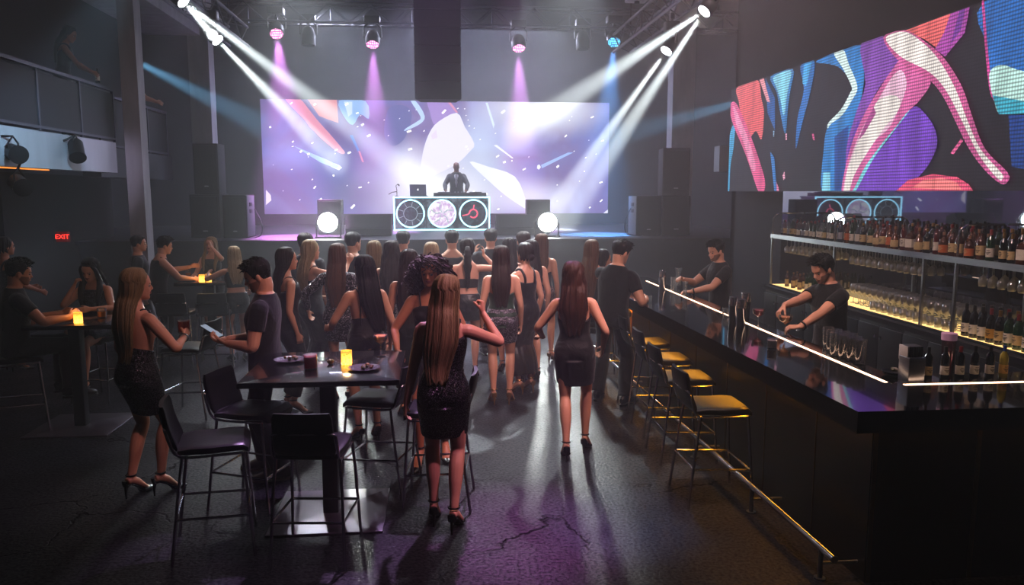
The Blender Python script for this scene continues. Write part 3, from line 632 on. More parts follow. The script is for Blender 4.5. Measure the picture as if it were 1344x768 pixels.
ART = [('#46b4e6', [(150, 445), (166, 418), (160, 500), (150, 560), (146, 645), (135, 645), (139, 540)]),
 ('#1e62a8', [(268, 262), (300, 330), (300, 440), (275, 380)]), ('#ef6a6e', [(172, 295), (240, 268), (254, 330), (263, 380), (255, 468), (236, 440), (215, 458), (188, 400), (178, 340)]),
 ('#f2a0a8', [(248, 268), (262, 262), (284, 345), (272, 340)]), ('#e85f95', [(150, 350), (168, 345), (192, 392), (216, 450), (242, 522), (266, 605), (262, 645), (245, 645), (225, 590), (205, 530), (185, 480), (163, 428), (150, 385)]), ('#ff9fc4', [(160, 360), (172, 375), (215, 480), (235, 560), (222, 570), (195, 480), (170, 420)]),
 ('#2f86c8', [(285, 258), (360, 232), (352, 300), (345, 350), (335, 450), (318, 380), (305, 310)]), ('#8fdcf2', [(296, 258), (352, 236), (346, 290), (340, 322), (330, 390), (318, 335), (303, 290)]), ('#2b79c4', [(385, 222), (432, 205), (421, 300), (390, 420), (370, 500), (375, 400), (397, 300)]), ('#4db0e6', [(398, 215), (425, 205), (405, 290), (392, 280)]),
 ('#2f7fc4', [(284, 510), (298, 530), (306, 645), (298, 645)]), ('#2a86cc', [(440, 205), (588, 150), (600, 240), (590, 330), (560, 420), (545, 520), (530, 645), (458, 645), (462, 520), (476, 430), (520, 392), (560, 330), (566, 290), (520, 230), (480, 215)]), ('#1d4f9a', [(500, 460), (548, 420), (540, 540), (525, 640), (500, 640)]), ('#8edcf4', [(462, 580), (485, 580), (486, 645), (458, 645)]),
 ('#dff6f4', [(498, 180), (530, 168), (548, 215), (577, 290), (560, 335), (525, 388), (490, 415), (477, 432), (480, 412), (520, 370), (553, 312), (557, 290), (528, 230)]),
 ('#8a4fb4', [(588, 150), (668, 122), (722, 200), (660, 280), (620, 350), (600, 420), (562, 560), (540, 640), (540, 500), (572, 380), (604, 280)]), ('#6a3fb0', [(546, 500), (580, 400), (590, 430), (556, 560), (536, 640)]),
 ('#7a46c0', [(770, 358), (802, 380), (836, 430), (844, 490), (812, 560), (762, 612), (710, 645), (556, 645), (600, 570), (680, 470), (730, 398)]), ('#e4587c', [(700, 648), (748, 605), (830, 585), (912, 595), (952, 620), (970, 648)]), ('#ff8a8a', [(760, 632), (800, 604), (860, 598), (910, 612), (930, 640)]),
 ('#7fd6e0', [(742, 370), (752, 372), (700, 440), (630, 535), (568, 648), (548, 648), (620, 520), (690, 432)]),
 ('#d86aa6', [(690, 240), (736, 195), (822, 262), (792, 330), (742, 380), (702, 432), (660, 482), (602, 562), (556, 648), (524, 648), (535, 570), (562, 470), (602, 380), (650, 300)]),
 ('#f3c4dc', [(700, 250), (730, 240), (740, 300), (690, 420), (640, 470), (600, 530), (560, 600), (550, 648), (530, 648), (542, 570), (572, 480), (610, 400), (650, 330)]), ('#f8eee8', [(640, 345), (700, 320), (720, 360), (660, 440), (612, 510), (566, 590), (548, 648), (532, 648), (545, 570), (578, 480), (606, 440)]), ('#b24d94', [(580, 470), (610, 400), (632, 360), (640, 380), (600, 450)]),
 ('#f07070', [(730, 106), (892, 44), (872, 110), (842, 160), (800, 130)]), ('#b34fae', [(890, 46), (955, 22), (938, 110), (872, 190), (838, 165), (868, 110)]), ('#7d3aa0', [(920, 36), (940, 28), (925, 100), (890, 150)]),
 ('#d3639c', [(664, 126), (736, 102), (802, 138), (868, 195), (928, 290), (966, 400), (1006, 500), (1078, 575), (1086, 605), (1060, 618), (1005, 572), (952, 500), (912, 420), (862, 320), (810, 262), (716, 205)]), ('#f6ece6', [(672, 128), (734, 106), (795, 142), (850, 200), (905, 295), (945, 400), (990, 500), (1060, 580), (1066, 600), (1048, 600), (985, 520), (925, 400), (872, 300), (815, 240), (722, 190)]),
 ('#246fba', [(1000, 8), (1400, -180), (2400, -700), (2400, 520), (1400, 420), (1137, 375), (1050, 350), (1025, 285), (1010, 150)]), ('#cc4a96', [(995, 12), (1003, 8), (1014, 150), (1030, 285), (1052, 350), (1042, 345), (1018, 285)]), ('#bfe6de', [(1020, 250), (1060, 218), (1140, 240), (1300, 250), (1500, 180), (1560, 330), (1300, 385), (1137, 370), (1060, 384), (1038, 345)]), ('#3fb0c8', [(1030, 320), (1137, 340), (1300, 350), (1300, 400), (1137, 382), (1052, 384)]), ('#1b4a94', [(1085, 385), (1300, 395), (1300, 600), (1095, 560)]), ('#8a4fb4', [(1500, 120), (1640, -200), (1760, -200), (1700, 200), (1560, 560), (1480, 640), (1500, 400)]), ('#e4587c', [(1420, 648), (1500, 560), (1640, 540), (1760, 648)]),
 ('#ee6aa0', [(890, 515), (925, 466), (932, 474), (900, 519)]), ('#ee6aa0', [(424, 450), (430, 448), (434, 472), (428, 470)]), ('#f4b0c8', [(326, 590), (332, 575), (334, 600), (328, 606)]), ('#f4b0c8', [(335, 450), (340, 448), (340, 470), (336, 472)]), ('#f08ab0', [(304, 610), (312, 630), (314, 645), (306, 645)]), ('#9ecbe8', [(294, 440), (298, 440), (297, 460), (294, 458)])]
S0, S1 = atX(955, 252, SX)[1], 4.4; SZ0, SZ1 = 2.36, 4.18
scr = thing('led_video_wall', 'wide LED video wall of pink, blue and purple strokes above the back bar', 'screen', (0, 0, 0))
MB().box((SX+.07, (S0+S1)/2, (SZ0+SZ1)/2), (.12, S0-S1, SZ1-SZ0)).build('cabinet', BLK, scr, False)
mb = MB(); mats = [led('led_unlit', '#2a2a36', .5)]
flat(mb, [V(SX+.005, y, z) for y, z in ((S0, SZ0), (S1, SZ0), (S1, SZ1), (S0, SZ1))], 0)
for i, (c, P) in enumerate(ART):
    x = SX+.003-i*.0006; W = [atX(900+a*.3905, b*.3905, x) for a, b in P]
    n = len(W); Pn = np.array(W); sm = []
    for k in range(n):
        p0, p1, p2, p3 = Pn[k-1], Pn[k], Pn[(k+1) % n], Pn[(k+2) % n]
        for u in ((0, .25, .5, .75) if n > 6 else (0,)): sm.append(.5*((2*p1)+(-p0+p2)*u+(2*p0-5*p1+4*p2-p3)*u*u+(-p0+3*p1-3*p2+p3)*u**3))
    W = clip_rect(sm, S1, S0, SZ0, SZ1, 1)
    if len(W) < 3: continue
    for q in W: q[0] = x
    mats.append(led('led_side_'+c[1:], c, ES)); flat(mb, W, len(mats)-1)
mb.build('display', mats, scr, False)

# stage screen
MY = 21.5; MX0, MX1, MZ0, MZ1 = -4.6, 4.76, 1.76, 4.78
def screen_mat():
    m = bpy.data.materials.new('stage_screen_picture'); m.use_nodes = True; nt = m.node_tree; N = nt.nodes; L = nt.links; b = N['Principled BSDF']
    b.inputs['Base Color'].default_value = (.003, .003, .003, 1); b.inputs['Specular IOR Level'].default_value = 0.; geo = N.new('ShaderNodeNewGeometry')
    n1 = N.new('ShaderNodeTexNoise'); n1.inputs['Scale'].default_value = .42; n1.inputs['Detail'].default_value = 3; n1.inputs['Distortion'].default_value = .6; L.new(geo.outputs['Position'], n1.inputs['Vector'])
    rp = N.new('ShaderNodeValToRGB'); e = rp.color_ramp.elements; e[0].position = .30; e[0].color = lin('#4a4f96'); e[1].position = .68; e[1].color = lin('#8f8cc8')
    q = e.new(.45); q.color = lin('#6a68ae'); q = e.new(.55); q.color = lin('#76629e'); L.new(n1.outputs['Fac'], rp.inputs[0])
    col = rp.outputs[0]
    for cx, cz, sx, sz, c, pw in ((.2, 2.3, 3.0, 1.7, '#f4f6ff', 1.0), (2.9, 4.6, 2.4, 1.0, '#eef4ff', 1.), (1.2, 3.6, 1.2, 1.6, '#cfe0fa', .7), (2.6, 2.2, 1.6, .7, '#dfe2fa', .8), (-3.9, 3.3, 1.3, .6, '#8e9be6', .7), (-1.3, 4.1, .9, .9, '#3e3f66', .7), (-2.2, 2.3, 1.2, .8, '#6f6a92', .7), (-.7, 2.9, .7, 1.2, '#e8e6fb', .8)):
        mp = N.new('ShaderNodeMapping'); mp.vector_type = 'TEXTURE'; mp.inputs['Location'].default_value = (cx, MY, cz); mp.inputs['Scale'].default_value = (sx, 50, sz); L.new(geo.outputs['Position'], mp.inputs[0])
        ln = N.new('ShaderNodeVectorMath'); ln.operation = 'LENGTH'; L.new(mp.outputs[0], ln.inputs[0])
        mr = N.new('ShaderNodeMapRange'); mr.interpolation_type = 'SMOOTHSTEP'; mr.inputs[1].default_value = 0; mr.inputs[2].default_value = 1.; mr.inputs[3].default_value = pw; mr.inputs[4].default_value = 0; L.new(ln.outputs['Value'], mr.inputs[0])
        mx = N.new('ShaderNodeMix'); mx.data_type = 'RGBA'; L.new(mr.outputs[0], mx.inputs[0]); L.new(col, mx.inputs[6]); mx.inputs[7].default_value = lin(c); col = mx.outputs[2]
    L.new(col, b.inputs['Emission Color']); b.inputs['Emission Strength'].default_value = MES; return m
MES = 1.02
t = thing('stage_video_wall', 'huge lavender and white LED screen with pink strokes behind the stage', 'screen', (0, 0, 0))
MB().box(((MX0+MX1)/2, MY+.08, (MZ0+MZ1)/2), (MX1-MX0, .14, MZ1-MZ0)).build('cabinet', BLK, t, False)
mb = MB(); mats = [screen_mat()]; flat(mb, [V(x, MY, z) for x, z in ((MX0, MZ0), (MX1, MZ0), (MX1, MZ1), (MX0, MZ1))], 0)
MART = [('#e896b2', [(95, 10), (150, 12), (185, 50), (218, 92), (270, 150), (312, 200), (322, 217), (300, 216), (230, 160), (180, 102)]), ('#dd8f98', [(180, 12), (292, 16), (298, 104), (262, 92), (225, 78)]), ('#f0a6bc', [(150, 60), (200, 110), (290, 200), (280, 200), (190, 120)]),
 ('#8fb8e8', [(300, 20), (400, 22), (412, 88), (380, 72), (352, 112), (320, 82)]), ('#c8dcf6', [(318, 24), (350, 24), (350, 70), (335, 80)]), ('#5a5c9c', [(478, 70), (500, 42), (540, 38), (572, 62), (565, 118), (540, 170), (500, 190), (470, 150)]), ('#4f7fd0', [(340, 150), (352, 150), (376, 205), (372, 215)]), ('#d88aa8', [(372, 208), (380, 212), (394, 252), (386, 250)]),
 ('#b8d2f2', [(568, 20), (590, 24), (622, 78), (604, 108), (548, 134), (552, 124), (594, 98), (606, 80)]), ('#a084c8', [(635, 18), (712, 24), (742, 66), (690, 92), (658, 112), (640, 60)]), ('#d890b0', [(705, 22), (716, 22), (748, 66), (738, 64)]),
 ('#e9e6fa', [(742, 66), (772, 118), (808, 182), (790, 212), (742, 258), (660, 300), (600, 330), (606, 270), (618, 200), (640, 140), (672, 100)]), ('#e4d8f2', [(646, 150), (665, 130), (670, 160), (650, 165)]), ('#dcecff', [(850, 28), (858, 28), (884, 110), (880, 125)]), ('#eef2ff', [(790, 250), (860, 268), (960, 305), (1000, 390), (1010, 430), (930, 380), (860, 320)]), ('#eef4ff', [(880, 188), (892, 186), (955, 236), (950, 238)]),
 ('#dfe8ff', [(240, 240), (300, 262), (312, 272), (300, 282), (270, 268)]), ('#a9c8fa', [(130, 190), (250, 240), (300, 265), (290, 275), (230, 252)]), ('#e8f2ff', [(1045, 262), (1052, 260), (1058, 270), (1050, 280), (1043, 274)]), ('#9db8ee', [(1058, 262), (1160, 215), (1180, 215), (1062, 274)]), ('#f4e6f4', [(26, 355), (44, 375), (46, 395), (26, 412)]), ('#f2f0ff', [(1288, 446), (1310, 428), (1312, 446)])]
for i, (c, P) in enumerate(MART):
    y = MY-.002-i*.0008; W = np.array([atY(340+a*.3497, 125+b*.3497, y) for a, b in P]); n = len(W); sm = []
    for k in range(n):
        p0, p1, p2, p3 = W[k-1], W[k], W[(k+1) % n], W[(k+2) % n]
        for u in ((0, .33, .66) if n > 5 else (0,)): sm.append(.5*((2*p1)+(-p0+p2)*u+(2*p0-5*p1+4*p2-p3)*u*u+(-p0+3*p1-3*p2+p3)*u**3))
    W = clip_rect(sm, MX0, MX1, MZ0, MZ1, 0)
    if len(W) > 2: mats.append(glow('stage_led_'+c[1:], c, MES)); flat(mb, W, len(mats)-1)
mats.append(glow('stage_led_speck', '#ffffff', MES*1.4)); rs = random.Random(3)
for k in range(90):
    x, z, a, r = rs.uniform(MX0+.1, MX1-.1), rs.uniform(MZ0+.1, MZ1-.1), rs.uniform(.2, .9), rs.choice([.012, .015, .02, .028, .04]); d = V(math.cos(a), 0, math.sin(a))*r*rs.uniform(.6, 1.8); e = V(-math.sin(a), 0, math.cos(a))*r*.6
    c = V(x, MY-.03, z); flat(mb, [c-d-e, c+d-e, c+d+e, c-d+e], len(mats)-1)
mb.build('display', mats, t, False)

# ------------------------------------------------------------------ rig: trusses, lamps, beams
def truss(p0, p1, w, h, name, label, bays):
    t = thing(name, label, 'truss', tuple(p0)); d = np.array(p1)-np.array(p0); L = np.linalg.norm(d); u = d/L; sd = np.cross(u, V(0, 0, 1)); C = MB(); B = MB()
    cs = [(-w/2, 0), (w/2, 0), (-w/2, h), (w/2, h)]
    for a, b in cs: C.tube([sd*a+V(0, 0, b), sd*a+V(0, 0, b)+d], .028, 8)
    for k in range(bays):
        q0, q1 = d*k/bays, d*(k+1)/bays
        for a in (-w/2, w/2):
            A, Bz = (0, h) if k % 2 else (h, 0); B.tube([q0+sd*a+V(0, 0, A), q1+sd*a+V(0, 0, Bz)], .014, 6)
        for z in (0, h): B.tube([q0+sd*(-w/2)+V(0, 0, z), q1+sd*(w/2)+V(0, 0, z)], .012, 6)
        if k % 4 == 0: B.tube([q0+sd*(-w/2), q0+sd*(-w/2)+V(0, 0, h)], .02, 6)
    C.build('chord', TRUSSM, t); B.build('lattice', TRUSSM, t); H = MB()
    for f_ in (.08, .92): H.tube([d*f_+V(0, 0, h), d*f_+V(0, 0, 7.4-p0[2])], .012, 6)
    H.build('hanger', BLK, t); return t
truss(V(-6.2, 19, 6.22), V(8.0, 19, 6.22), .42, .42, 'lighting_truss', 'long box truss carrying coloured lamps above the stage front', 30)
for sx, lb in ((-3.9, 'truss running along the room on the left, partly above the frame'), (3.9, 'truss running toward the stage at upper right')): truss(V(sx, 7.5, 5.25), V(sx, 16.5, 5.25), .36, .36, 'side_truss', lb, 16)
def spot(name, p, tgt, W, deg, col=(1, 1, 1), blend=.35, r=.05):
    l = bpy.data.lights.new(name, 'SPOT'); l.energy = W; l.spot_size = math.radians(deg); l.spot_blend = blend; l.color = col; l.shadow_soft_size = r
    o = bpy.data.objects.new(name, l); COL.objects.link(o); o.location = p; o.rotation_euler = (Vector(tgt)-Vector(p)).to_track_quat('-Z', 'Y').to_euler(); return l
def aim(d):
    d = nrm(d); x = nrm(np.cross(V(0, 0, 1), d)) if abs(d[2]) < .98 else V(1, 0, 0); return np.stack([x, np.cross(d, x), d], 1)
def lens_mat(name, col, s, dots):
    m = glow(name, col, s)
    if dots and 'dots' not in m:
        m['dots'] = 1; N = m.node_tree.nodes; L = m.node_tree.links; b = N['Principled BSDF']; tc = N.new('ShaderNodeTexCoord'); vo = N.new('ShaderNodeTexVoronoi'); vo.inputs['Scale'].default_value = 22; vo.inputs['Randomness'].default_value = .25
        L.new(tc.outputs['Object'], vo.inputs[0]); mr = N.new('ShaderNodeMapRange'); mr.inputs[1].default_value = .25; mr.inputs[2].default_value = .5; mr.inputs[3].default_value = s; mr.inputs[4].default_value = s*.12; L.new(vo.outputs['Distance'], mr.inputs[0]); L.new(mr.outputs[0], b.inputs['Emission Strength'])
    return m
def lamp(p, tgt, zt, label, lens, r=.16, L=.34, dots=True, name='stage_lamp', group=None, lit=True):
    """moving-head lamp: clamp on the truss, yoke, barrel, round lens at point p facing tgt"""
    p = np.array(p, float); d = nrm(np.array(tgt)-p); M = aim(d); t = thing(name, label, 'stage light', tuple(p), group=group); hd = -d*L*.55
    B = MB(); B.tube([-d*.0+d*.012, -d*.02, -d*L*.5, -d*L*.9, -d*L], [r*1.06, r*1.1, r*1.12, r*.75, r*.4], 20); B.build('head', BLK, t)
    B = MB(); B.tube([d*.010, d*.022], [r*.92, r*.9], 24); B.build('lens', lens, t)
    top = zt-p[2]; B = MB()
    for s_ in (-1, 1): B.tube([hd+M[:, 0]*s_*r*1.25, V(hd[0], hd[1], hd[2])+M[:, 0]*s_*r*1.3+V(0, 0, r*1.4), V(hd[0], hd[1], hd[2]+r*2.1)+M[:, 0]*s_*r*.5], [(.02, .035)]*3, 8)
    B.build('yoke', BLK, t); B = MB(); B.bbox(hd+V(0, 0, r*2.1+.06), (r*2.3, r*1.7, .16), .02); B.build('base', BLK, t)
    B = MB(); B.tube([hd+V(0, 0, r*2.1+.12), V(hd[0], hd[1], top)], .022, 8); B.box(V(hd[0], hd[1], top), (.07, .09, .10)); B.build('clamp', BLK, t); return t
PURP = lens_mat('purple_led_lens', '#ff9ad8', 5, True); BLUL = lens_mat('blue_led_lens', '#5ac8ff', 4, True); WHT = glow('white_beam_lens', '#f4fbff', 40); OFF = mat('dark_lens', '#0b0c10', .1)
for px, py, lens, col, tg, lb in ((363, 44, PURP, (.85, .30, .95), (-3.0, 17.0, 2.2), 'pink lit lamp nearest the left pillar on the stage truss'), (489, 58, PURP, (.85, .30, .95), (-1.35, 18.4, 1.4), 'pink lit lamp just left of the hanging speaker array'), (681, 63, PURP, (.85, .30, .95), (2.0, 18.4, 1.4), 'pink lit lamp just right of the hanging speaker array'), (806, 55, BLUL, (.12, .42, 1.0), (3.7, 17.4, 2.4), 'blue lit lamp on the stage truss')):
    p = atY(px, py, 18.7); lamp(p, p+nrm(np.array(tg)-p)*.6+V(0, -.25, 0), 6.25, lb, lens, .155, name='hanging_wash_light'); spot('wash', p+nrm(np.array(tg)-p)*.12, tg, WASH_W, 30 if col[0] > .5 else 26, col, .8)
for px, py, lb in ((405, 45, 'unlit moving-head lamp hanging right of the leftmost pink lamp'), (765, 50, 'unlit moving-head lamp hanging left of the blue lamp')):
    p = atY(px, py+14, 19); lamp(p, p+V(0, -.05, -1), 6.25, lb, OFF, .15, .42, name='hanging_moving_light')
BE = {}
for px, py, y, zt, tgs, lb in ((240, 1, 12.0, 5.28, [(470, 175, 17.5), (330, 105, 17.0)], 'white beam lamp at the top left corner of the room'), (285, 52, 13.8, 5.28, [(388, 158, 18.0)], 'lower white beam lamp left of the stage truss'), (925, 14, 11.4, 5.28, [(742, 135, 17.5), (772, 245, 17.0)], 'white beam lamp under the upper right truss'), (875, 66, 13.2, 5.28, [(735, 262, 18.0)], 'lower white beam lamp near the right pillar')):
    p = atY(px, py, y); T0 = [atY(*q) for q in tgs]; dl = np.mean([nrm(q-p) for q in T0], 0)+nrm(CAM-p)*1.1
    lamp(p, p+dl, zt, lb, WHT, .105, .26, name='hanging_beam_light')
    for q in T0: spot('beam', p+nrm(q-p)*.15, q, BEAM_W, 6.4, (.93, 1., .98), 1., .03)
# blue beams from the sides of the room toward the screen
for p, q, W in ((tuple(atY(166, 74, 13.95)), atY(345, 165, 18), BLUE_W), ((6.3, 14.6, 4.2), atY(720, 205, 21), BLUE_W*.8)): spot('blue_beam', p, q, W, 9, (.25, .65, 1.), .6)
# projector body at the top edge
p = atY(836, 2, 15); t = thing('projector', 'pale ceiling projector at the top edge right of centre', 'projector', tuple(p)); MB().bbox((0, 0, .06), (.40, .34, .12), .03).build('housing', mat('pale_plastic', '#9a9ca4', .5), t); MB().lathe([(.05, 0), (.05, .03), (.03, .03)], (0, 0, -.03)).build('lens', OFF, t); MB().tube([(0, 0, .1), (0, 0, 7.38-p[2])], .025).build('pole', BLK, t)
# hanging line array
p0, p1 = atY(545, 132, 14), atY(605, 132, 14); w = p1[0]-p0[0]; t = thing('line_array_speaker', 'tall black line array speaker hanging at the centre top', 'speaker', ((p0[0]+p1[0])/2, 14, p0[2]))
n = 11; hh = .30
for k in range(n):
    C = MB(); z = k*hh; C.rings([[V(x*w/2*s_, y, z+zz) for x, y in ((-1, -.22), (1, -.22), (.8, .28), (-.8, .28))] for zz, s_ in ((.004, .985), (.02, 1), (hh-.02, 1), (hh-.004, .985))]); C.build('cabinet', BLKF, t, False)
MB().box((0, 0, n*hh+.03), (w*.9, .3, .06)).build('fly_bar', BLK, t, False); MB().tube([(0, 0, n*hh), (0, 0, 7.38-p0[2])], .02).build('hanger', BLK, t)

# ------------------------------------------------------------------ stage kit
def cab(x0, x1, y0, z0, z1, d, label, side=0, name='stage_speaker', tilt=0):
    t = thing(name, label, 'speaker', ((x0+x1)/2, y0, z0), math.radians(tilt)); w, h = x1-x0, z1-z0
    MB().bbox((0, d/2, h/2), (w, d, h), .015).build('cabinet', mat('speaker_cabinet', '#101115', .7, var=.2), t)
    MB().bbox((0, -.006, h*.52), (w*.92, .02, h*.86), .008).build('grille', BLKF, t)
    MB().box((0, -.02, h*.16), (w*.16, .006, h*.02)).build('badge', STEEL, t)
    if side:
        MB().bbox((side*(w/2+.004), d*.45, h*.5), (.012, d*.85, h*.96), .004).build('side_panel', mat('side_panel_grey', '#6c7078', .6), t)
        H = MB()
        for zz in (.62, .78): H.bbox((side*(w/2+.012), d*.45, h*zz), (.012, d*.30, h*.09), .005)
        H.build('handle', BLK, t)
    return t
def px_cab(l, r, tp, bt, y, d, label, **k):
    a, b = atY(l, tp, y), atY(r, bt, y); return cab(a[0], b[0], y, k.pop('z0', b[2]), a[2], d, label, **k)
px_cab(248, 290, 255, 310, 16.4, .7, 'dark subwoofer under the raised speaker on the left of the stage', z0=STG)
z1 = atY(260, 255, 16.4)[2]; px_cab(252, 288, 188, 251, 16.45, .55, 'upright speaker standing on the subwoofer left of the stage', z0=z1)
px_cab(291, 325, 256, 311, 16.3, .75, 'large subwoofer with pale side panel at the left of the stage', z0=STG, side=1)
px_cab(870, 905, 257, 312, 16.4, .7, 'dark subwoofer under the raised speaker on the right of the stage', z0=STG)
z1 = atY(880, 257, 16.4)[2]; px_cab(871, 904, 194, 254, 16.45, .55, 'upright speaker standing on the subwoofer right of the stage', z0=z1, tilt=-6)
px_cab(836, 867, 257, 312, 16.3, .75, 'large subwoofer with pale side panel at the right of the stage', z0=STG, side=-1)
for l, r, lb in ((416, 449, 'left'), (692, 722, 'right')):
    px_cab(l, r, 262, 305, 17.4, .4, 'black speaker box standing behind the %s blinding lamp' % lb, z0=STG)
for l, r, lb in ((453, 513, 'left'), (652, 708, 'right')):
    a, b = atY(l, 282, 16.6), atY(r, 312, 16.6); w = b[0]-a[0]; h = a[2]-STG; t = thing('stage_monitor', 'black wedge monitor on the stage floor to the %s of the booth' % lb, 'speaker', ((a[0]+b[0])/2, 16.6, STG))
    MB().rings([[V(x, y, z) for y, z in ((0, .02), (-.02, h*.35), (.22, h), (.5, h*.8), (.52, .0))] for x in (-w/2, w/2)]).build('cabinet', mat('speaker_cabinet', '#101115', .7), t, False)
    n_ = nrm(V(0, -(h*.65), -.24)); c = V(0, .10, h*.675); 
    MB().box(c+V(0, -.012, .006), (w*.9, .012, math.hypot(.24, h*.65)*.9), rot=rx(-math.atan2(.24, h*.65))).build('grille', BLKF, t, False)
for px, py, lb in ((430, 292, 'left'), (719, 292, 'right')):
    y = 16.0; p = atY(px, py, y); t = thing('blinder_light', 'blinding white round lamp at the %s front of the stage' % lb, 'stage light', tuple(p)); r = .20
    MB().tube([(0, .02, 0), (0, .05, 0), (0, .22, 0)], [r*1.1, r*1.1, r*.6], 24).build('housing', BLK, t); MB().tube([(0, 0, 0), (0, .03, 0)], [r*.92, r], 28).build('lens', glow('blinder_lens', '#f4fff8', 60), t)
    B = MB(); [B.tube([(s_*r*1.2, .1, 0), (s_*r*1.2, .1, STG-p[2]+.02)], .015) for s_ in (-1, 1)]; B.box((0, .1, STG-p[2]+.015), (r*2.6, .16, .03)); B.build('stand', BLK, t)
    spot('blinder', p+V(0, -.06, 0), (p[0]*.45, 6, 2.2), BLIND_W, 46, (.93, 1., .97), .9, .12)
# booth
bx0, bx1, bz1, by = -1.04, 1.29, atY(517, 258, 19)[2], 19.0; t = thing('dj_booth', 'white lit booth front with three round dial panels on the stage', 'dj booth', ((bx0+bx1)/2, by, STG)); bw = bx1-bx0; bh = bz1-STG
MB().bbox((0, .4, bh/2), (bw-.04, .8, bh-.02), .02).build('body', mat('booth_dark', '#23252e', .5), t); MB().box((0, .4, bh-.012), (bw, .84, .03)).build('table_top', mat('booth_white', '#9aa0ac', .4), t, False)
NEON = glow('cyan_white_neon', '#a8ecff', 2.6); B = MB()
for x, z, w, h in ((0, bh-.02, bw, .035), (0, .02, bw, .035), (-bw/2+.02, bh/2, .035, bh), (bw/2-.02, bh/2, .035, bh)): B.box((x, -.02, z), (w, .03, h))
B.build('neon_frame', NEON, t, False)
def dial_mat(name, c0, c1, s):
    m = glow(name, c1, s); N = m.node_tree.nodes; L = m.node_tree.links; b = N['Principled BSDF']; tc = N.new('ShaderNodeTexCoord'); nz = N.new('ShaderNodeTexNoise'); nz.inputs['Scale'].default_value = 7; nz.inputs['Detail'].default_value = 5; nz.inputs['Distortion'].default_value = 1.5; L.new(tc.outputs['Object'], nz.inputs[0])
    rp = N.new('ShaderNodeValToRGB'); rp.color_ramp.elements[0].position = .42; rp.color_ramp.elements[1].position = .62; rp.color_ramp.elements[0].color = lin(c0); rp.color_ramp.elements[1].color = lin(c1); L.new(nz.outputs['Fac'], rp.inputs[0]); L.new(rp.outputs[0], b.inputs['Emission Color']); return m
for k in (-1, 0, 1):
    cx = k*bw*.325; r = bh*.40; P = MB(); P.box((cx, -.012, bh/2), (bw*.315, .02, bh*.88)); pn = P.build('dial_panel', dial_mat('panel_print', '#3a4654', '#9fb4c4', .35), t, False)
    D_ = MB(); D_.tube([(cx, -.034, bh/2), (cx, -.024, bh/2)], [r, r], 40); D_.build('dial', dial_mat('dial_pale', '#caa6d8', '#ffffff', 1.0) if k == 0 else dial_mat('dial_dark', '#1c2430', '#5d7484', .35), pn)
    D_ = MB(); D_.tube([(cx+r*math.cos(a), -.036, bh/2+r*math.sin(a)) for a in np.linspace(0, 2*PI, 49)], .017, 8); D_.build('ring', NEON, pn)
    D_ = MB()
    if k == -1:
        D_.tube([(cx+r*.5*math.cos(a), -.036, bh/2+r*.5*math.sin(a)) for a in np.linspace(0, 2*PI, 30)], .006, 6); [D_.tube([(cx+r*.55*math.cos(a), -.036, bh/2+r*.55*math.sin(a)), (cx+r*.9*math.cos(a), -.036, bh/2+r*.9*math.sin(a))], .006, 5) for a in np.arange(9)*.7]
    elif k == 0: [D_.tube([(cx+r*u*math.cos(a), -.038, bh/2+r*u*math.sin(a)) for u, a in ((.1, w), (.45, w+.4), (.85, w+.1))], .012, 5) for w in (.2, 1.6, 2.7, 3.9, 5.2)]
    else:
        D_.tube([(cx+r*.3*math.cos(a), -.038, bh/2+r*.3*math.sin(a)) for a in np.linspace(-2.4, 3.2, 24)], .018, 6); D_.tube([(cx-r*.8, -.038, bh/2-r*.15), (cx-r*.45, -.038, bh/2-r*.08), (cx-r*.3, -.038, bh/2)], .016, 6); D_.tube([(cx, -.038, bh/2+r*.3), (cx+.02, -.038, bh/2+r*.65)], .014, 6)
    D_.build('dial_drawing', glow('dial_red', '#ff5a78', 1.2) if k == 1 else glow('dial_line', '#b88ac0' if k == 0 else '#b8ccd8', .8), pn)
a, b = atY(569, 251, 19.3), atY(638, 258, 19.3); t = thing('dj_mixer', 'wide black mixing deck with two platters on the booth', 'mixer', ((a[0]+b[0])/2, 19.35, bz1)); w = b[0]-a[0]
MB().bbox((0, 0, .045), (w, .42, .09), .012).build('case', BLK, t)
for sx in (-1, 1): MB().lathe([(.15, 0), (.16, .012), (.15, .022), (.02, .026)], (sx*w*.30, 0, .09), 32).build('platter', mat('platter', '#2b2d33', .3, .6), t)
K = MB(); [K.lathe([(.014, 0), (.012, .03)], (x, y, .09), 8) for x in (-.12, -.04, .04, .12) for y in (-.14, -.05, .05)]; K.build('knob', STEEL, t)
p = atY(549, 256, 19.2); t = thing('laptop', 'open silver laptop with white emblem at the left of the booth', 'laptop', (p[0], 19.25, bz1), math.radians(-6)); S_ = mat('laptop_silver', '#6b7080', .35, .8)
MB().bbox((0, .13, .012), (.40, .28, .022), .008).build('keyboard_base', S_, t); MB().bbox((0, -.05, .155), (.40, .015, .28), .006, rot=rx(.22)).build('lid', S_, t)
E_ = MB(); E_.ell(V(0, -.075, .16), (.020, .004, .022)); E_.ell(V(.006, -.082, .19), (.006, .003, .010), rot=ry(.6)); E_.build('emblem', glow('white_emblem', '#ffffff', 1.2), t)
p = atY(521, 258, 19.2); t = thing('microphone', 'thin gooseneck microphone at the left edge of the booth', 'microphone', (p[0], 19.2, bz1)); MB().lathe([(.05, 0), (.05, .015), (.01, .02)]).build('base', BLK, t); MB().tube([(0, 0, .015), (0, 0, .16), (-.02, 0, .26), (.03, 0, .30)], .008).build('neck', BLK, t); MB().tube([(.02, 0, .295), (.05, 0, .275), (.06, 0, .25)], [.016, .02, .012]).build('capsule', BLK, t); MB().tube([(0, 0, .12), (-.12, 0, .10), (-.2, 0, .05)], .010).build('arm', BLK, t)
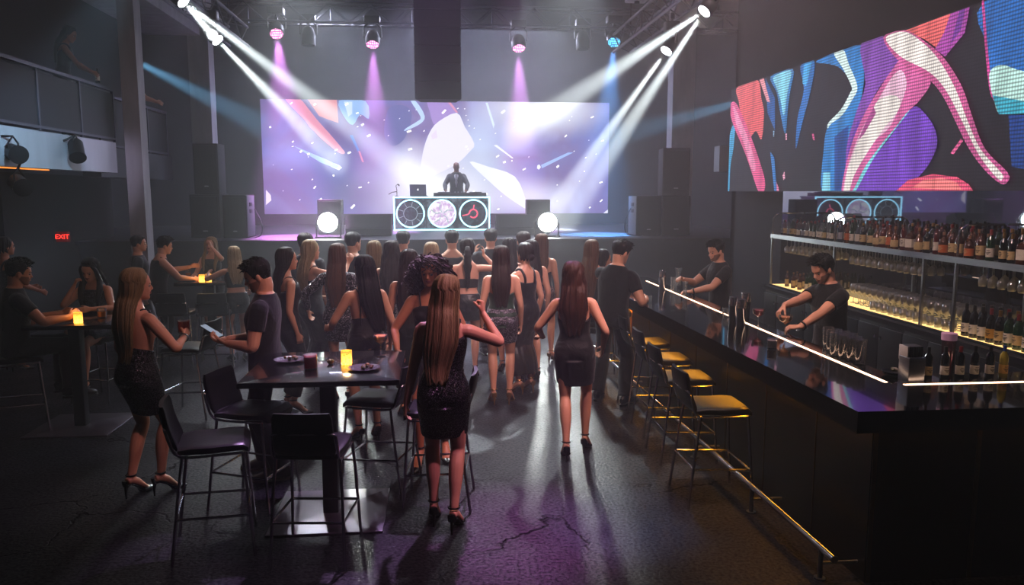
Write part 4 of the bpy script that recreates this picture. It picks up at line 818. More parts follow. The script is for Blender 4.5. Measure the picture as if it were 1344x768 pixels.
for x, sx, lb in ((atY(331, 300, 16.3)[0], 1, 'left'), (atY(832, 300, 16.3)[0], -1, 'right')):
    o = MB().tube(spl([(x, 16.6, 2.0), (x+sx*.16, 16.4, 1.75), (x+sx*.18, 16.3, 1.5), (x+sx*.05, 16.2, STG+.01), (x-sx*.1, 16.1, STG+.01)], 24), .010, 6).build('speaker_cable', BLK); tag(o, 'thin black cable looping beside the %s subwoofer' % lb, 'cable')
# fascia lamps
def can(px, py, tx, ty, label, hang, lit):
    p = atX(px, py, -5.02); q = atX(tx, ty, -4.85); t = thing('can_spotlight', label, 'spotlight', tuple(p)); d = nrm(q-p); r = .10
    MB().tube([-d*.30, -d*.26, -d*.05, d*.02], [r*.8, r, r, r*1.12], 20).build('barrel', BLK, t); MB().tube([d*.0, d*.012], [r*.95, r*.9], 20).build('lens', glow('warm_lens', '#ffd8a0', 1.6) if lit else OFF, t)
    B = MB(); B.tube([-d*.14+V(0, .11, 0), -d*.14+V(0, .11, .12), V(-.0, .0, .2)-d*.14, -d*.14+V(0, -.11, .12), -d*.14+V(0, -.11, 0)], .012, 6); B.tube([-d*.14+V(0, 0, .2), V(-.18 if not hang else 0, 0, .2+(hang or .02))-d*.14*0], .015, 6); B.build('bracket', BLK, t)
can(24, 203, 34, 207, 'black can spotlight at the far left of the balcony fascia', 0, True); can(102, 206, 108, 240, 'black can spotlight on the fascia nearest the pillar', 0, False); can(30, 246, 39, 254, 'black can spotlight hanging under the balcony', .1, True)
# ------------------------------------------------------------------ stools and tables
LEA = mat('black_leather', '#0b0b0d', .38, var=.15, scale=60, bump=.12)
def make_stool(name, label, group):
    t = thing(name, label, 'bar stool', group=group)
    C = MB(); R = []
    for yy, zz, w in ((-.205, .705, .185), (-.20, .70, .195), (-.12, .698, .205), (0, .694, .21), (.12, .698, .208), (.19, .696, .20), (.222, .680, .188), (.228, .676, .17)):
        th = .060 if abs(yy) < .2 else .045
        R.append([V(x*w, yy, zz+th*(.5+.5*z)) for x, z in sring(1, 1, 24, 2/5)])
    C.rings(R); C.build('seat', LEA, t)
    C = MB(); R = []
    for v in np.linspace(0, 1, 9):
        z = .735+v*.285; y = -.205-.075*v-.012*math.sin(v*PI); w = (.195-.012*v)*(1 if 0 < v < 1 else .94); th = .022 if 0 < v < 1 else .012
        R.append([V(x*w, y+yy*th-.020*(1-(x*x)), z) for x, yy in sring(1, 1, 24, 2/5)])
    C.rings(R); C.build('backrest', LEA, t)
    for sx in (-1, 1):
        for sy, yt, yb in ((1, .185, .235), (-1, -.175, -.265)):
            MB().tube([(sx*.20, yt, .695), (sx*.215, (yt*.7+yb*.3), .5), (sx*.235, yb, .004)], .0105, 8).build('leg', CHR, t)
    P = [(.20, .185, .692), (.202, 0, .690), (.20, -.15, .692), (.203, -.205, .715), (.205, -.232, .76), (.20, -.262, .86), (.17, -.272, .885), (0, -.292, .89)]
    P = P+[(-x, y, z) for x, y, z in P[-2::-1]]
    MB().tube(spl(P, 60), .0095, 8).build('seat_frame', CHR, t)
    C = MB(); C.tube([(-.226, .212, .28), (.226, .212, .28)], .0095, 8)
    for sx in (-1, 1): C.tube([(sx*.226, .212, .28), (sx*.226, -.228, .30)], .0085, 8)
    C.tube([(-.226, -.228, .30), (.226, -.228, .30)], .0085, 8); C.build('footrest', CHR, t)
    return t
STOOL0 = make_stool('bar_stool', 'x', 'x'); _first = [True]
def stool(x, y, face, label, group):
    if _first[0]:
        _first[0] = False; o = STOOL0; o.location = (x, y, 0); o.rotation_euler = (0, 0, math.radians(face)); o['label'] = label; o['group'] = group; return o
    return dup(STOOL0, (x, y, 0), math.radians(face), label, group)
GA, GB_, GC = 'stools around the front high table', 'stools along the bar counter', 'stools around the back tables'
def st_px(px, py, face, label, group, z=.76): p = G(px, py, z); return stool(p[0], p[1], face, label, group)
st_px(280, 572, -78, 'black leather stool left of the front table, back turned to the left edge', GA)
st_px(332, 532, -108, 'black leather stool at the rear left corner of the front table', GA)
st_px(413, 578, -6, 'black leather stool at the near side of the front table, back toward the viewer', GA)
st_px(497, 517, 72, 'black leather stool at the right rear corner of the front table', GA)
stool(-.02, 5.74, 84, 'black leather stool right of the front table, behind the woman raising her hand', GA)
BS = []
for (px, py), lb in (((938, 526), 'bar stool nearest the viewer at the counter'), ((898, 490), 'second bar stool along the counter from the viewer'), ((873, 466), 'third bar stool along the counter from the viewer'), ((850, 446), 'bar stool just behind the man leaning on the counter')):
    BS.append(st_px(px, py, -90, lb+', black seat with chrome legs', GB_))
stool(2.03, 9.45, -90, 'bar stool under the dark-haired seated woman at the far end of the counter', GB_)
stool(-4.15, 7.95, -62, 'stool under the man in black at the far left table', GC)
stool(-3.80, 9.05, 165, 'stool under the woman resting her cheek on her hand', GC)
stool(-2.62, 8.35, 80, 'empty stool with bright chrome edge right of the left table', GC)
stool(-3.52, 10.85, 0, 'stool at the near side of the rear table with candles', GC)
stool(-3.02, 10.80, 8, 'stool at the near right corner of the rear table with candles', GC)

TOPM = mat('polished_black_table', '#08080a', .22, var=.1, coat=.5); PLATE = mat('grey_steel_plate', '#6e6a72', .35, .85, var=.15, scale=6)
def table(cx, cy, bx, by_, w, d, label):
    t = thing('high_table', label, 'table', (cx, cy, 0)); MB().bbox((0, 0, 1.04), (w, d, .04), .006).build('table_top', TOPM, t); MB().bbox((bx-cx, by_-cy, .51), (.11, .11, 1.02), .008).build('column', BLK, t); MB().bbox((bx-cx, by_-cy, .008), (.80, .80, .016), .004).build('base_plate', PLATE, t); return t
table(-.82, 5.82, -.80, 5.60, 1.10, 1.03, 'square black high table in front, with drinks and plates on it')
table(-3.66, 8.32, -3.60, 8.02, 1.05, 1.0, 'square black high table at the left, one candle on it')
table(-3.36, 11.85, -3.36, 11.85, .78, .86, 'high table at the rear left, two candles on it')

def thin_glass(name, tint='#ffffff', refl=1., haze=.05):
    if name in MC: return MC[name]
    m = bpy.data.materials.new(name); m.use_nodes = True; MC[name] = m; nt = m.node_tree; N = nt.nodes; L = nt.links; N.remove(N['Principled BSDF'])
    fr = N.new('ShaderNodeFresnel'); fr.inputs[0].default_value = 1.5; tr = N.new('ShaderNodeBsdfTransparent'); c = lin(tint); tr.inputs[0].default_value = tuple(x*.93 for x in c[:3])+(1,)
    gl = N.new('ShaderNodeBsdfGlossy'); gl.inputs['Roughness'].default_value = .10; ad = N.new('ShaderNodeMath'); ad.operation = 'MULTIPLY_ADD'; ad.inputs[1].default_value = 1.3*refl; ad.inputs[2].default_value = .07*refl; L.new(fr.outputs[0], ad.inputs[0])
    mx = N.new('ShaderNodeMixShader'); L.new(ad.outputs[0], mx.inputs[0]); L.new(tr.outputs[0], mx.inputs[1]); L.new(gl.outputs[0], mx.inputs[2]); df = N.new('ShaderNodeBsdfTranslucent'); df.inputs[0].default_value = (.8, .8, .8, 1); m2 = N.new('ShaderNodeMixShader'); m2.inputs[0].default_value = haze; L.new(mx.outputs[0], m2.inputs[1]); L.new(df.outputs[0], m2.inputs[2]); L.new(m2.outputs[0], N['Material Output'].inputs[0]); return m
GLS = thin_glass('clear_glass')
def liquid(name, col, em=.0): return mat(name, col, .1, var=.1, em=col, es=em)
def put_glass(kind, p, label, drink=None, fill=.6, group=None, cat='glass', sc=1.):
    pr = {'tumbler': ([(.034, 0), (.038, .006), (.041, .09)], .028, .010), 'tall': ([(.027, 0), (.030, .006), (.034, .15)], .026, .012), 'shot': ([(.020, 0), (.023, .005), (.027, .06)], .019, .008),
          'coupe': ([(.034, 0), (.033, .004), (.006, .010), (.004, .05), (.004, .085), (.012, .093), (.040, .112), (.050, .140), (.0495, .152)], .044, .100), 'pint': ([(.030, 0), (.031, .02), (.026, .06), (.034, .16), (.040, .19), (.044, .20)], .026, .012)}[kind]
    H = pr[0][-1][1]; t = thing(kind+'_glass', label, cat, tuple(p), group=group); t.scale = (sc, sc, sc)
    MB().lathe([(r, z) for r, z in pr[0]]+[(r-.002, z) for r, z in pr[0][::-1] if z > pr[2]-.004], seg=20, cap=True).build('bowl' if kind == 'coupe' else 'glass_wall', GLS, t)
    if drink:
        z0 = pr[2]+.002; z1 = z0+(H-z0)*fill; f_ = lambda z: np.interp(z, [q[1] for q in pr[0]], [q[0] for q in pr[0]])-.003
        MB().lathe([(max(.004, f_(z)), z) for z in np.linspace(z0, z1, 7)], seg=18).build('drink', drink, t)
    return t
RED = liquid('red_drink', '#8a0d14', .05); AMB = liquid('amber_drink', '#b5651d', .06); PEACH = liquid('peach_cocktail', '#d98a5a', .10); PINK = liquid('pink_drink', '#b0364a', .08)
def candle_mat():
    m = mat('gold_mercury_glass', '#c08a34', .3, .4); nt = m.node_tree; N = nt.nodes; L = nt.links; b = N['Principled BSDF']; tc = N.new('ShaderNodeTexCoord'); vo = N.new('ShaderNodeTexVoronoi'); vo.inputs['Scale'].default_value = 75; L.new(tc.outputs['Object'], vo.inputs[0])
    sx = N.new('ShaderNodeSeparateXYZ'); L.new(tc.outputs['Object'], sx.inputs[0]); hz = N.new('ShaderNodeMapRange'); hz.inputs[1].default_value = .01; hz.inputs[2].default_value = .10; hz.inputs[3].default_value = 1.6; hz.inputs[4].default_value = .35; L.new(sx.outputs[2], hz.inputs[0])
    mr = N.new('ShaderNodeMapRange'); mr.inputs[1].default_value = .1; mr.inputs[2].default_value = .6; mr.inputs[3].default_value = .25; mr.inputs[4].default_value = 1.5; L.new(vo.outputs['Distance'], mr.inputs[0])
    mu = N.new('ShaderNodeMath'); mu.operation = 'MULTIPLY'; L.new(hz.outputs[0], mu.inputs[0]); L.new(mr.outputs[0], mu.inputs[1]); mv = N.new('ShaderNodeMath'); mv.operation = 'MULTIPLY'; mv.inputs[1].default_value = 2.2; L.new(mu.outputs[0], mv.inputs[0])
    b.inputs['Emission Color'].default_value = lin('#ffb347'); L.new(mv.outputs[0], b.inputs['Emission Strength']); return m
def candle(p, label):
    t = thing('candle_holder', label, 'candle', tuple(p)); MB().lathe([(.036, 0), (.040, .004), (.041, .105), (.038, .105), (.037, .02), (.0, .018)], seg=24).build('glass_cup', candle_mat(), t)
    MB().lathe([(.034, .02), (.034, .05), (.004, .052)], seg=16).build('wax', mat('wax', '#d8c090', .6, em='#ffb040', es=1.5), t); MB().lathe([(.001, .052), (.006, .060), (.004, .072), (.0008, .084)], seg=8).build('flame', glow('flame', '#ffc060', 4), t)
    l = bpy.data.lights.new('candle_glow', 'POINT'); l.energy = .8; l.color = (1, .62, .25); l.shadow_soft_size = .03; o = bpy.data.objects.new('candle_glow', l); COL.objects.link(o); o.location = np.array(p)+V(0, 0, .16)
def plate(p, label, seed):
    t = thing('plate', label, 'plate', tuple(p)); MB().lathe([(.06, 0), (.075, .004), (.115, .016), (.117, .018), (.074, .009), (.0, .008)], seg=32).build('dish', mat('dark_plate', '#4a484e', .25), t)
    r_ = random.Random(seed)
    for k in range(9):
        F_ = MB(); a, q = r_.uniform(0, 6.3), r_.uniform(0, .055); F_.ell((q*math.cos(a), q*math.sin(a), .018+r_.uniform(0, .012)), (r_.uniform(.012, .022), r_.uniform(.010, .016), .012), 8, 6, rot=rz(a)); F_.build('food', mat('food_%d' % (k % 3), ['#4a2f1a', '#6b5224', '#2c331c'][k % 3], .6, bump=.3), t)
T1 = 1.06
plate(G(380, 474, T1), 'small dark plate of snacks at the rear left of the front table', 1); plate(G(478, 485, T1), 'small dark plate of snacks at the near right of the front table', 2)
put_glass('tumbler', G(408, 485, T1), 'short red drink on the front table', RED, .85, sc=1.25); candle(G(455, 478, T1), 'gold glowing candle holder on the front table')
put_glass('coupe', G(500, 468, T1), 'stemmed cocktail glass with peach drink on the front table', PEACH, .85, sc=1.15)
p = G(434, 478, T1); t = thing('olive_dish', 'tiny gold dish on the front table between the red drink and the candle', 'dish', tuple(p)); MB().lathe([(.012, 0), (.024, .010), (.028, .028), (.025, .028), (.018, .012), (0, .01)], seg=16).build('bowl', mat('brass', '#9a7a40', .3, .9), t); [MB().ell((.011*math.cos(a), .011*math.sin(a), .028), (.011,)*3, 8, 6).build('olive', mat('olive', '#5c5a2a', .4), t) for a in (0, 2.1, 4.2)]
candle(G(103, 424, T1), 'gold glowing candle holder on the left table'); put_glass('tumbler', G(134, 417, T1), 'amber drink in front of the woman resting her cheek', AMB, .6, sc=1.1); put_glass('tumbler', G(78, 418, T1), 'pink drink beside the seated man at the left table', PINK, .8)
candle(G(265, 370, T1), 'left one of two candle holders on the rear table'); candle(G(274, 369, T1), 'right one of two candle holders on the rear table'); put_glass('tumbler', G(247, 362, T1), 'pale drink on the rear table beside the candles', AMB, .4)

# ------------------------------------------------------------------ bar counter
BARW = mat('glossy_black_counter', '#07070a', .09, var=.15, scale=2, coat=.6); PANEL = mat('bronze_black_panel', '#15110c', .32, .5, var=.25, scale=2.5, stretch=(1, 1, .4)); SEAM = mat('panel_seam_metal', '#4a3c28', .35, .9)
A0, A1 = V(2.39, 4.12), V(2.20, 11.2); edge = lambda y, o=0: A0[0]+(A1[0]-A0[0])*(y-A0[1])/(A1[1]-A0[1])+o
t = thing('bar_counter', 'long glossy black L-shaped bar counter with lit inlay strips', 'bar counter', (0, 0, 0))
Lp = [(A0[0], A0[1]), (5.4, A0[1]-.02), (5.4, 4.96), (3.10, 4.96), (3.10, A1[1]), (A1[0], A1[1])]
C = MB()
for zs_, rev in ((.97, 1), (1.10, 0)): flat(C, [V(x, y, zs_) for x, y in Lp], 0)
for i in range(len(Lp)):
    (x0, y0), (x1, y1) = Lp[i], Lp[(i+1) % len(Lp)]; C.poly([V(x0, y0, .97), V(x1, y1, .97), V(x1, y1, 1.10), V(x0, y0, 1.10)], 1)
C.build('worktop', [BARW, mat('counter_edge', '#050506', .45, spec=.3)], t, False)
o = .16; y0p = A0[1]+.10; C = MB(); ys = list(np.linspace(y0p, A1[1]-.06, 9)); 
C.poly([V(edge(ys[0], o), ys[0], .0), V(edge(ys[-1], o), ys[-1], .0), V(edge(ys[-1], o), ys[-1], .97), V(edge(ys[0], o), ys[0], .97)]); C.poly([V(edge(y0p, o), y0p, 0), V(edge(y0p, o), y0p, .97), V(5.4, y0p, .97), V(5.4, y0p, 0)])
C.poly([V(edge(ys[-1], o), ys[-1], 0), V(3.05, ys[-1], 0), V(3.05, ys[-1], .97), V(edge(ys[-1], o), ys[-1], .97)]); C.poly([V(3.05, 4.9, 0), V(3.05, ys[-1], 0), V(3.05, ys[-1], .97), V(3.05, 4.9, .97)]); C.poly([V(3.05, 4.9, 0), V(5.4, 4.9, 0), V(5.4, 4.9, .97), V(3.05, 4.9, .97)])
C.build('front_panel', PANEL, t, False)
for y in (4.86, 5.62, 6.38, 7.14, 7.9, 8.66, 9.42, 10.18): MB().box((edge(y, o)-.002, y, .485), (.008, .012, .96)).build('panel_seam', SEAM, t, False)
for x in (edge(y0p, o)+.02, 3.22, 3.95, 4.7): MB().box((x, y0p-.003, .485), (.028, .008, .96)).build('panel_seam', SEAM, t, False)
STRIP = glow('warm_white_strip', '#ffd2b0', 4); MB().box((2.945, 7.74, 1.1005), (.024, 5.95, .005)).build('light_strip', STRIP, t, False); MB().box((4.2, 4.69, 1.1005), (2.35, .024, .005)).build('light_strip', STRIP, t, False)
UND = glow('amber_under_counter_strip', '#ffae2e', UNDER_S); C = MB(); C.poly([V(edge(4.2, .10), 4.22, .966), V(edge(11.1, .10), 11.1, .966), V(edge(11.1, .125), 11.1, .966), V(edge(4.2, .125), 4.22, .966)]); C.build('under_light', UND, t, False); MB().box((3.9, y0p-.05, .966), (2.7, .02, .004)).build('under_light', glow('amber_under_counter_strip_dim', '#ffae2e', UNDER_S*.15), t, False)
rl = MB().tube([(2.31, 4.14, .2), (2.31, 4.2, .2), (2.16, 11.1, .2)], .024, 12); rl.build('foot_rail', CHR, t)
for y in (4.3, 5.3, 6.5, 7.7, 8.9, 10.1):
    x = 2.31-.15*(y-4.2)/6.9; MB().tube([(x, y, .2), (x, y, .0)], .016, 8).tube([(x, y, .1), (edge(y, o), y, .1)], .010, 8).lathe([(.035, 0), (.035, .008)], (x, y, 0)).build('rail_post', STEEL, t)
# work well behind the counter
MB().bbox((3.27, 8.0, .90), (.36, 6.0, .05), .01).build('prep_shelf', mat('dark_steel', '#1b1c20', .35, .8), t); C = MB()
for k in range(6): C.box((3.27, 6.0+k*.85, .44), (.32, .80, .86))
C.build('prep_cabinet', BLK, t, False)

def at_bar(px, py, z=1.10): return G(px, py, z)
def shaker(p, label):
    t = thing('cocktail_shaker', label, 'shaker', tuple(p), group='steel shakers on the bar counter'); MB().lathe([(.036, 0), (.040, .005), (.046, .17), (.047, .172)], seg=24).build('tin', CHR, t); MB().lathe([(.046, .172), (.045, .19), (.041, .25), (.039, .255)], seg=24).build('top_tin', CHR, t)
for (px, py), lb in (((962, 424), 'left steel shaker of the three standing together mid counter'), ((972, 428), 'middle steel shaker of the three standing together mid counter'), ((978, 418), 'rear steel shaker of the three standing together mid counter'), ((869, 381), 'steel shaker at the far end of the counter beside tall glasses')): shaker(at_bar(px, py), lb)
for (px, py), k, lb, dr, sc in (((953, 416), 'tumbler', 'small clear glass left of the grouped shakers', None, 1.0), ((995, 430), 'coupe', 'stemmed glass right of the grouped shakers', PINK, 1.15), ((1030, 441), 'coupe', 'full cocktail glass under the near bartender hand', PEACH, 1.2), ((1013, 458), 'tumbler', 'small tumbler on the near side of the light strip', liquid('cloudy_drink', '#9a8a8c', .05), .95), ((884, 382), 'tall', 'tall clear glass just right of the far shaker', None, 1.2), ((890, 375), 'pint', 'flared clear glass behind the far shaker', None, 1.2), ((899, 388), 'pint', 'flared clear glass beside the far bartender', None, .85), ((852, 396), 'tumbler', 'small glass by the hand of the leaning man', None, .8)):
    put_glass(k, at_bar(px, py), lb, dr, .8, sc=sc)
WELLG = 'tall clear glasses grouped near the corner of the counter'; g0 = None
for i in range(4):
    for j in range(3):
        p = at_bar(1094+i*11, 468+i*3.6)+V(.030*j+.01, .115*j, 0); lb = 'tall clear highball glass in the cluster behind the light strip'
        if g0 is None: g0 = put_glass('tall', p, lb, None, group=WELLG, sc=1.25)
        else: dup(g0, tuple(p), label=lb, group=WELLG)
p = V(3.26, 7.05, .926); t = thing('bar_mat', 'black rubber bar mat with tools in front of the near bartender', 'mat', tuple(p)); MB().bbox((0, 0, .006), (.30, .62, .012), .004).build('mat', mat('rubber', '#0c0c0e', .8), t); C = MB(); [C.tube([(x, -.28, .013), (x, .28, .013)], .004, 6) for x in np.linspace(-.13, .13, 9)]; C.build('rib', mat('rubber', '#0c0c0e', .8), t)
for px, py, lb in ((1047, 434, 'small steel jigger on the mat beside the near bartender'), (1058, 431, 'second steel jigger on the mat beside the near bartender')): p = G(px, py, .94); t = tag(MB().lathe([(.022, 0), (.008, .035), (.024, .075), (.022, .075), (.006, .036)], seg=16).build('jigger', CHR, None, True, tuple(p)), lb, 'jigger')
p = at_bar(1178, 498)+V(.05, .12, 0); t = thing('garnish_bowl', 'low dish of citrus garnish beside the napkin caddy', 'dish', tuple(p)); MB().lathe([(.04, 0), (.07, .012), (.085, .03), (.08, .03), (.06, .012), (0, .01)], seg=24).build('bowl', BLK, t); r_ = random.Random(4)
for k in range(9): F_ = MB(); a = r_.uniform(0, 6.3); q = r_.uniform(0, .05); F_.ell((q*math.cos(a), q*math.sin(a), .035+r_.uniform(0, .012)), (.02, .016, .012), 8, 6, rot=rz(a)); F_.build('garnish', mat('garnish_%d' % (k % 2), ['#8a8478', '#5a5a44'][k % 2], .5), t)
p = at_bar(1192, 502)+V(.05, .05, 0); t = thing('napkin_caddy', 'steel caddy of napkins and straws left of the wine bottles', 'caddy', tuple(p)); MB().bbox((0, 0, .08), (.115, .12, .17), .006).build('box', STEEL, t)
for k in range(7): MB().bbox((-.048+k*.016, .02, .185), (.012, .10, .10), .003).build('divider', BLK if k else mat('pale_napkin', '#a8a4a0', .8), t)
MB().tube([(-.035, -.064, .10), (-.035, -.060, .10)], .016, 12, side=V(0, 1, 0)).build('badge', mat('red_badge', '#c01840', .4, em='#c01840', es=.2), t)
p = at_bar(1252, 502)+V(.10, .22, 0); t = thing('measuring_jug', 'clear jug with red drink standing behind the wine bottles', 'jug', tuple(p)); t.scale = (.72, .72, .78); MB().lathe([(.05, 0), (.055, .01), (.062, .30), (.066, .31), (.060, .30), (.052, .012)], seg=24).build('jug_wall', thin_glass('pale_pink_glass', '#f0c8d8'), t); MB().lathe([(.050, .012), (.056, .22)], seg=20).build('drink', RED, t); C = MB().lathe([(.068, .31), (.070, .37), (.068, .372)], seg=24); C.build('rim_collar', mat('pale_pink_plastic', '#b08aa0', .4, em='#d8a8c8', es=.08), t)

# ------------------------------------------------------------------ bottles
def gl_col(name, c, tr=.35): return mat(name, c, .08, var=.1, trans=tr, coat=.3)
BM = dict(amber=gl_col('amber_bottle_glass', '#4a220c'), dark=gl_col('black_bottle_glass', '#07080a', .1), green=gl_col('green_bottle_glass', '#0f3a1c'), clear=gl_col('clear_bottle_glass', '#59626c', .5), red=gl_col('red_bottle_glass', '#5a0f12'), blue=gl_col('blue_bottle_glass', '#10304a'), yellow=gl_col('yellow_wine_glass', '#a89a3a', .4), honey=gl_col('honey_bottle_glass', '#6a3a14'))
LM = dict(white=mat('white_paper_label', '#b8b2a4', .7, var=.15, scale=30), cream=mat('cream_paper_label', '#a8946a', .7, var=.15, scale=30), black=mat('black_paper_label', '#121214', .6), orange=mat('orange_paper_label', '#a5582a', .6), gold=mat('gold_paper_label', '#b0883a', .4, .3), grey=mat('grey_paper_label', '#7c7f86', .7))
CM = dict(black=mat('black_bottle_cap', '#0b0b0c', .4), red=mat('red_bottle_foil', '#6a1216', .4, .3), gold=mat('gold_bottle_foil', '#8a6a30', .3, .8), cork=mat('cork_stopper', '#6a4a2c', .8), blue=mat('blue_bottle_foil', '#1c3a7a', .35, .3), silver=mat('silver_bottle_cap', '#8a8c90', .25, .9))
SHP = {'wine': [(.036, 0), (.038, .006), (.038, .19), (.034, .215), (.016, .245), (.0145, .26), (.0145, .30)], 'spirit': [(.040, 0), (.042, .006), (.042, .17), (.038, .195), (.018, .225), (.014, .24), (.014, .285)], 'squat': [(.048, 0), (.050, .008), (.050, .13), (.044, .16), (.018, .185), (.015, .20), (.015, .24)], 'slim': [(.031, 0), (.033, .006), (.033, .22), (.028, .245), (.014, .27), (.013, .28), (.013, .325)], 'round': [(.036, 0), (.046, .02), (.050, .07), (.044, .13), (.020, .18), (.0145, .20), (.0145, .26)], 'square': [(.045, 0), (.046, .006), (.046, .165), (.042, .185), (.017, .205), (.014, .215), (.014, .265)]}
PROTO = {}
def bottle(shape, col, lab, cap, p, label, group, sc=1.0, rot=None):
    k = (shape, col, lab, cap); rot = random.uniform(-.5, .5) if rot is None else rot
    if k in PROTO: q = dup(PROTO[k], tuple(p), rot, label, group); q.scale = (sc,)*3; return q
    pr = SHP[shape]; H = pr[-1][1]; C = MB()
    if shape == 'square': C.rings([[V(x, y, z) for x, y in sring(r, r, 24, 2/(7 if z < .19 else 2))] for r, z in pr])
    else: C.lathe(pr, seg=18)
    q = C.build('wine_bottle' if shape == 'wine' else 'liquor_bottle', BM[col], None, True, tuple(p)); tag(q, label, 'bottle', group); q.rotation_euler = (0, 0, rot); q.scale = (sc,)*3; PROTO[k] = q
    r = pr[2][0]+.0012; z0, z1 = (.045, .14) if shape != 'wine' else (.04, .125)
    if shape in ('squat', 'round'): z0, z1 = .03, .11; 
    if shape == 'round': r = .0505
    span = np.linspace(-2.2-PI/2-.4, -PI/2+2.0, 22); C = MB()
    if lab:
        if shape == 'square': C.rings([[V(x, y, z) for x, y in sring(r, r, 24, 2/7)] for z in (z0, z1)], False)
        else: C.rings([[V((r if shape != 'round' else np.interp(z, [a[1] for a in pr], [a[0] for a in pr])+.0012)*math.cos(a), (r if shape != 'round' else np.interp(z, [a[1] for a in pr], [a[0] for a in pr])+.0012)*math.sin(a), z) for a in span] for z in np.linspace(z0, z1, 4)], False, closed=False)
        C.build('label', LM[lab], q)
        C = MB()
        for zz, ww in ((.72, .5), (.5, .7), (.38, .6), (.26, .4)):
            a_ = span[(span > -PI/2-ww) & (span < -PI/2+ww)] if shape != 'square' else None
            if a_ is not None and len(a_) > 1: C.rings([[V((r+.0008)*math.cos(a), (r+.0008)*math.sin(a), z0+(z1-z0)*zz+d) for a in a_] for d in (0, .006)], False, closed=False)
        if C.f and shape != 'round': C.build('label_print', LM['black'] if lab in ('white', 'cream', 'grey', 'gold') else LM['cream'], q)
    n0 = pr[-1][0]; cz = (.05 if shape == 'wine' else .028); MB().lathe([(n0+.0015, H-cz), (n0+.0018, H-.002), (n0+.0005, H+.006), (.002, H+.007)], seg=14).build('cap', CM[cap], q); return q
COLN = dict(amber='amber', dark='black', green='green', clear='clear', red='red', blue='dark blue', yellow='yellow', honey='honey-coloured')
def ordn(i): return ['first', 'second', 'third', 'fourth', 'fifth', 'sixth', 'seventh', 'eighth', 'ninth', 'tenth', 'eleventh', 'twelfth', 'thirteenth', 'fourteenth', 'fifteenth', 'sixteenth', 'seventeenth', 'eighteenth', 'nineteenth', 'twentieth'][i] if i < 20 else '%d%s' % (i+1, {1: 'st', 2: 'nd', 3: 'rd'}.get((i+1) % 10 if (i+1) % 100 not in (11, 12, 13) else 0, 'th'))
for i, (px, col, lab, cap) in enumerate(((1217, 'dark', 'cream', 'black'), (1239, 'dark', 'white', 'black'), (1259, 'dark', 'white', 'red'), (1278, 'dark', 'white', 'black'), (1298, 'dark', 'white', 'black'), (1316, 'yellow', 'gold', 'blue'))):
    p = G(px, 503, 1.10); p[1] = 4.83; p[0] = atY(px, 495, 4.83)[0]
    bottle('wine', col, lab, cap, p, ('%s of the five dark wine bottles at the counter corner, counted from the caddy' % ordn(i)) if i < 5 else 'pale yellow wine bottle with blue foil at the counter corner', 'wine bottles on the return counter', .72, 0.)

# ------------------------------------------------------------------ back bar
BX0, BX1 = 4.86, 5.40
CABM = mat('back_bar_cabinet', '#0e0f13', .4, var=.2); ys = np.linspace(11.05, 4.98, 8)
for i in range(7):
    y1, y0 = ys[i], ys[i+1]; c = (y0+y1)/2; t = thing('back_bar_cabinet', 'dark back bar cabinet, %s from the far end of the shelving' % ordn(i), 'cabinet', (5.12, c, 0), group='cabinets under the back bar'); d = y1-y0
    MB().bbox((0, 0, .46), (.54, d-.006, .92), .004).build('carcass', CABM, t)
    for s_ in (-1, 1):
        dr = MB().bbox((-.280, s_*d*.247, .48), (.02, d*.48, .80), .004).build('door', CABM, t); MB().lathe([(.002, 0), (.020, .004), (.022, .010), (.012, .012)], seg=14).build('handle', CHR, dr); h = dr.children[0]; h.rotation_euler = (0, -PI/2, 0); h.location = (-.292, s_*d*.06, .76)
t = thing('back_bar_shelving', 'long steel and glass back bar shelving with a glowing lower shelf', 'shelving', (0, 0, 0)); yc, yl = (11.12+4.98)/2, 11.12-4.98
MB().box((5.12, yc, .945), (.58, yl, .05)).build('counter_slab', mat('dark_slab', '#202127', .3, .3), t, False); LITM = mat('backlit_shelf', '#caa870', .4, var=.3, scale=55, em='#ffd48a', es=LIT_S); MB().box((5.165, yc, .978), (.46, yl-.02, .016)).build('lit_shelf', LITM, t, False); MB().box((4.925, yc, .982), (.02, yl, .024)).build('shelf_edge', BLK, t, False)
MB().box((5.165, yc, 1.705), (.46, yl, .035)).build('top_shelf', mat('smoked_shelf', '#3a3c42', .3, .5), t, False); MB().box((4.93, yc, 1.705), (.012, yl, .06)).build('shelf_edge', STEEL, t, False)
MB().box((5.37, yc, 1.73), (.012, yl, .012)).build('shelf_light', glow('shelf_light', '#ffd6a0', LIT_S*2), t, False)
for y in (11.08, 9.25, 7.45, 6.95, 5.6): MB().box((4.935, y, 1.34), (.026, .026, .72)).build('post', STEEL, t, False)
for y in (10.2, 8.3, 6.6): MB().box((5.38, y, 1.34), (.026, .026, .72)).build('post', STEEL, t, False)
for y in (11.08, 9.25, 6.95): MB().tube(spl([(4.935, y, 1.70), (4.935, y, 1.90), (4.945, y, 1.98), (5.0, y, 2.03), (5.10, y, 2.04), (5.39, y, 2.04)], 24), .011, 8).build('arch_rail', CHR, t)
for x in (5.06, 5.17, 5.28): MB().box((x, yc, 1.672), (.012, yl-.2, .010)).build('glass_rack', STEEL, t, False)
o = MB().box((5.42, yc+.35, 1.66), (.02, yl+.7, 1.40)).build('mirror', mat('bar_mirror', '#7c828c', .02, 1., var=.02), None, False); tag(o, 'long mirror behind the back bar shelves', 'mirror')

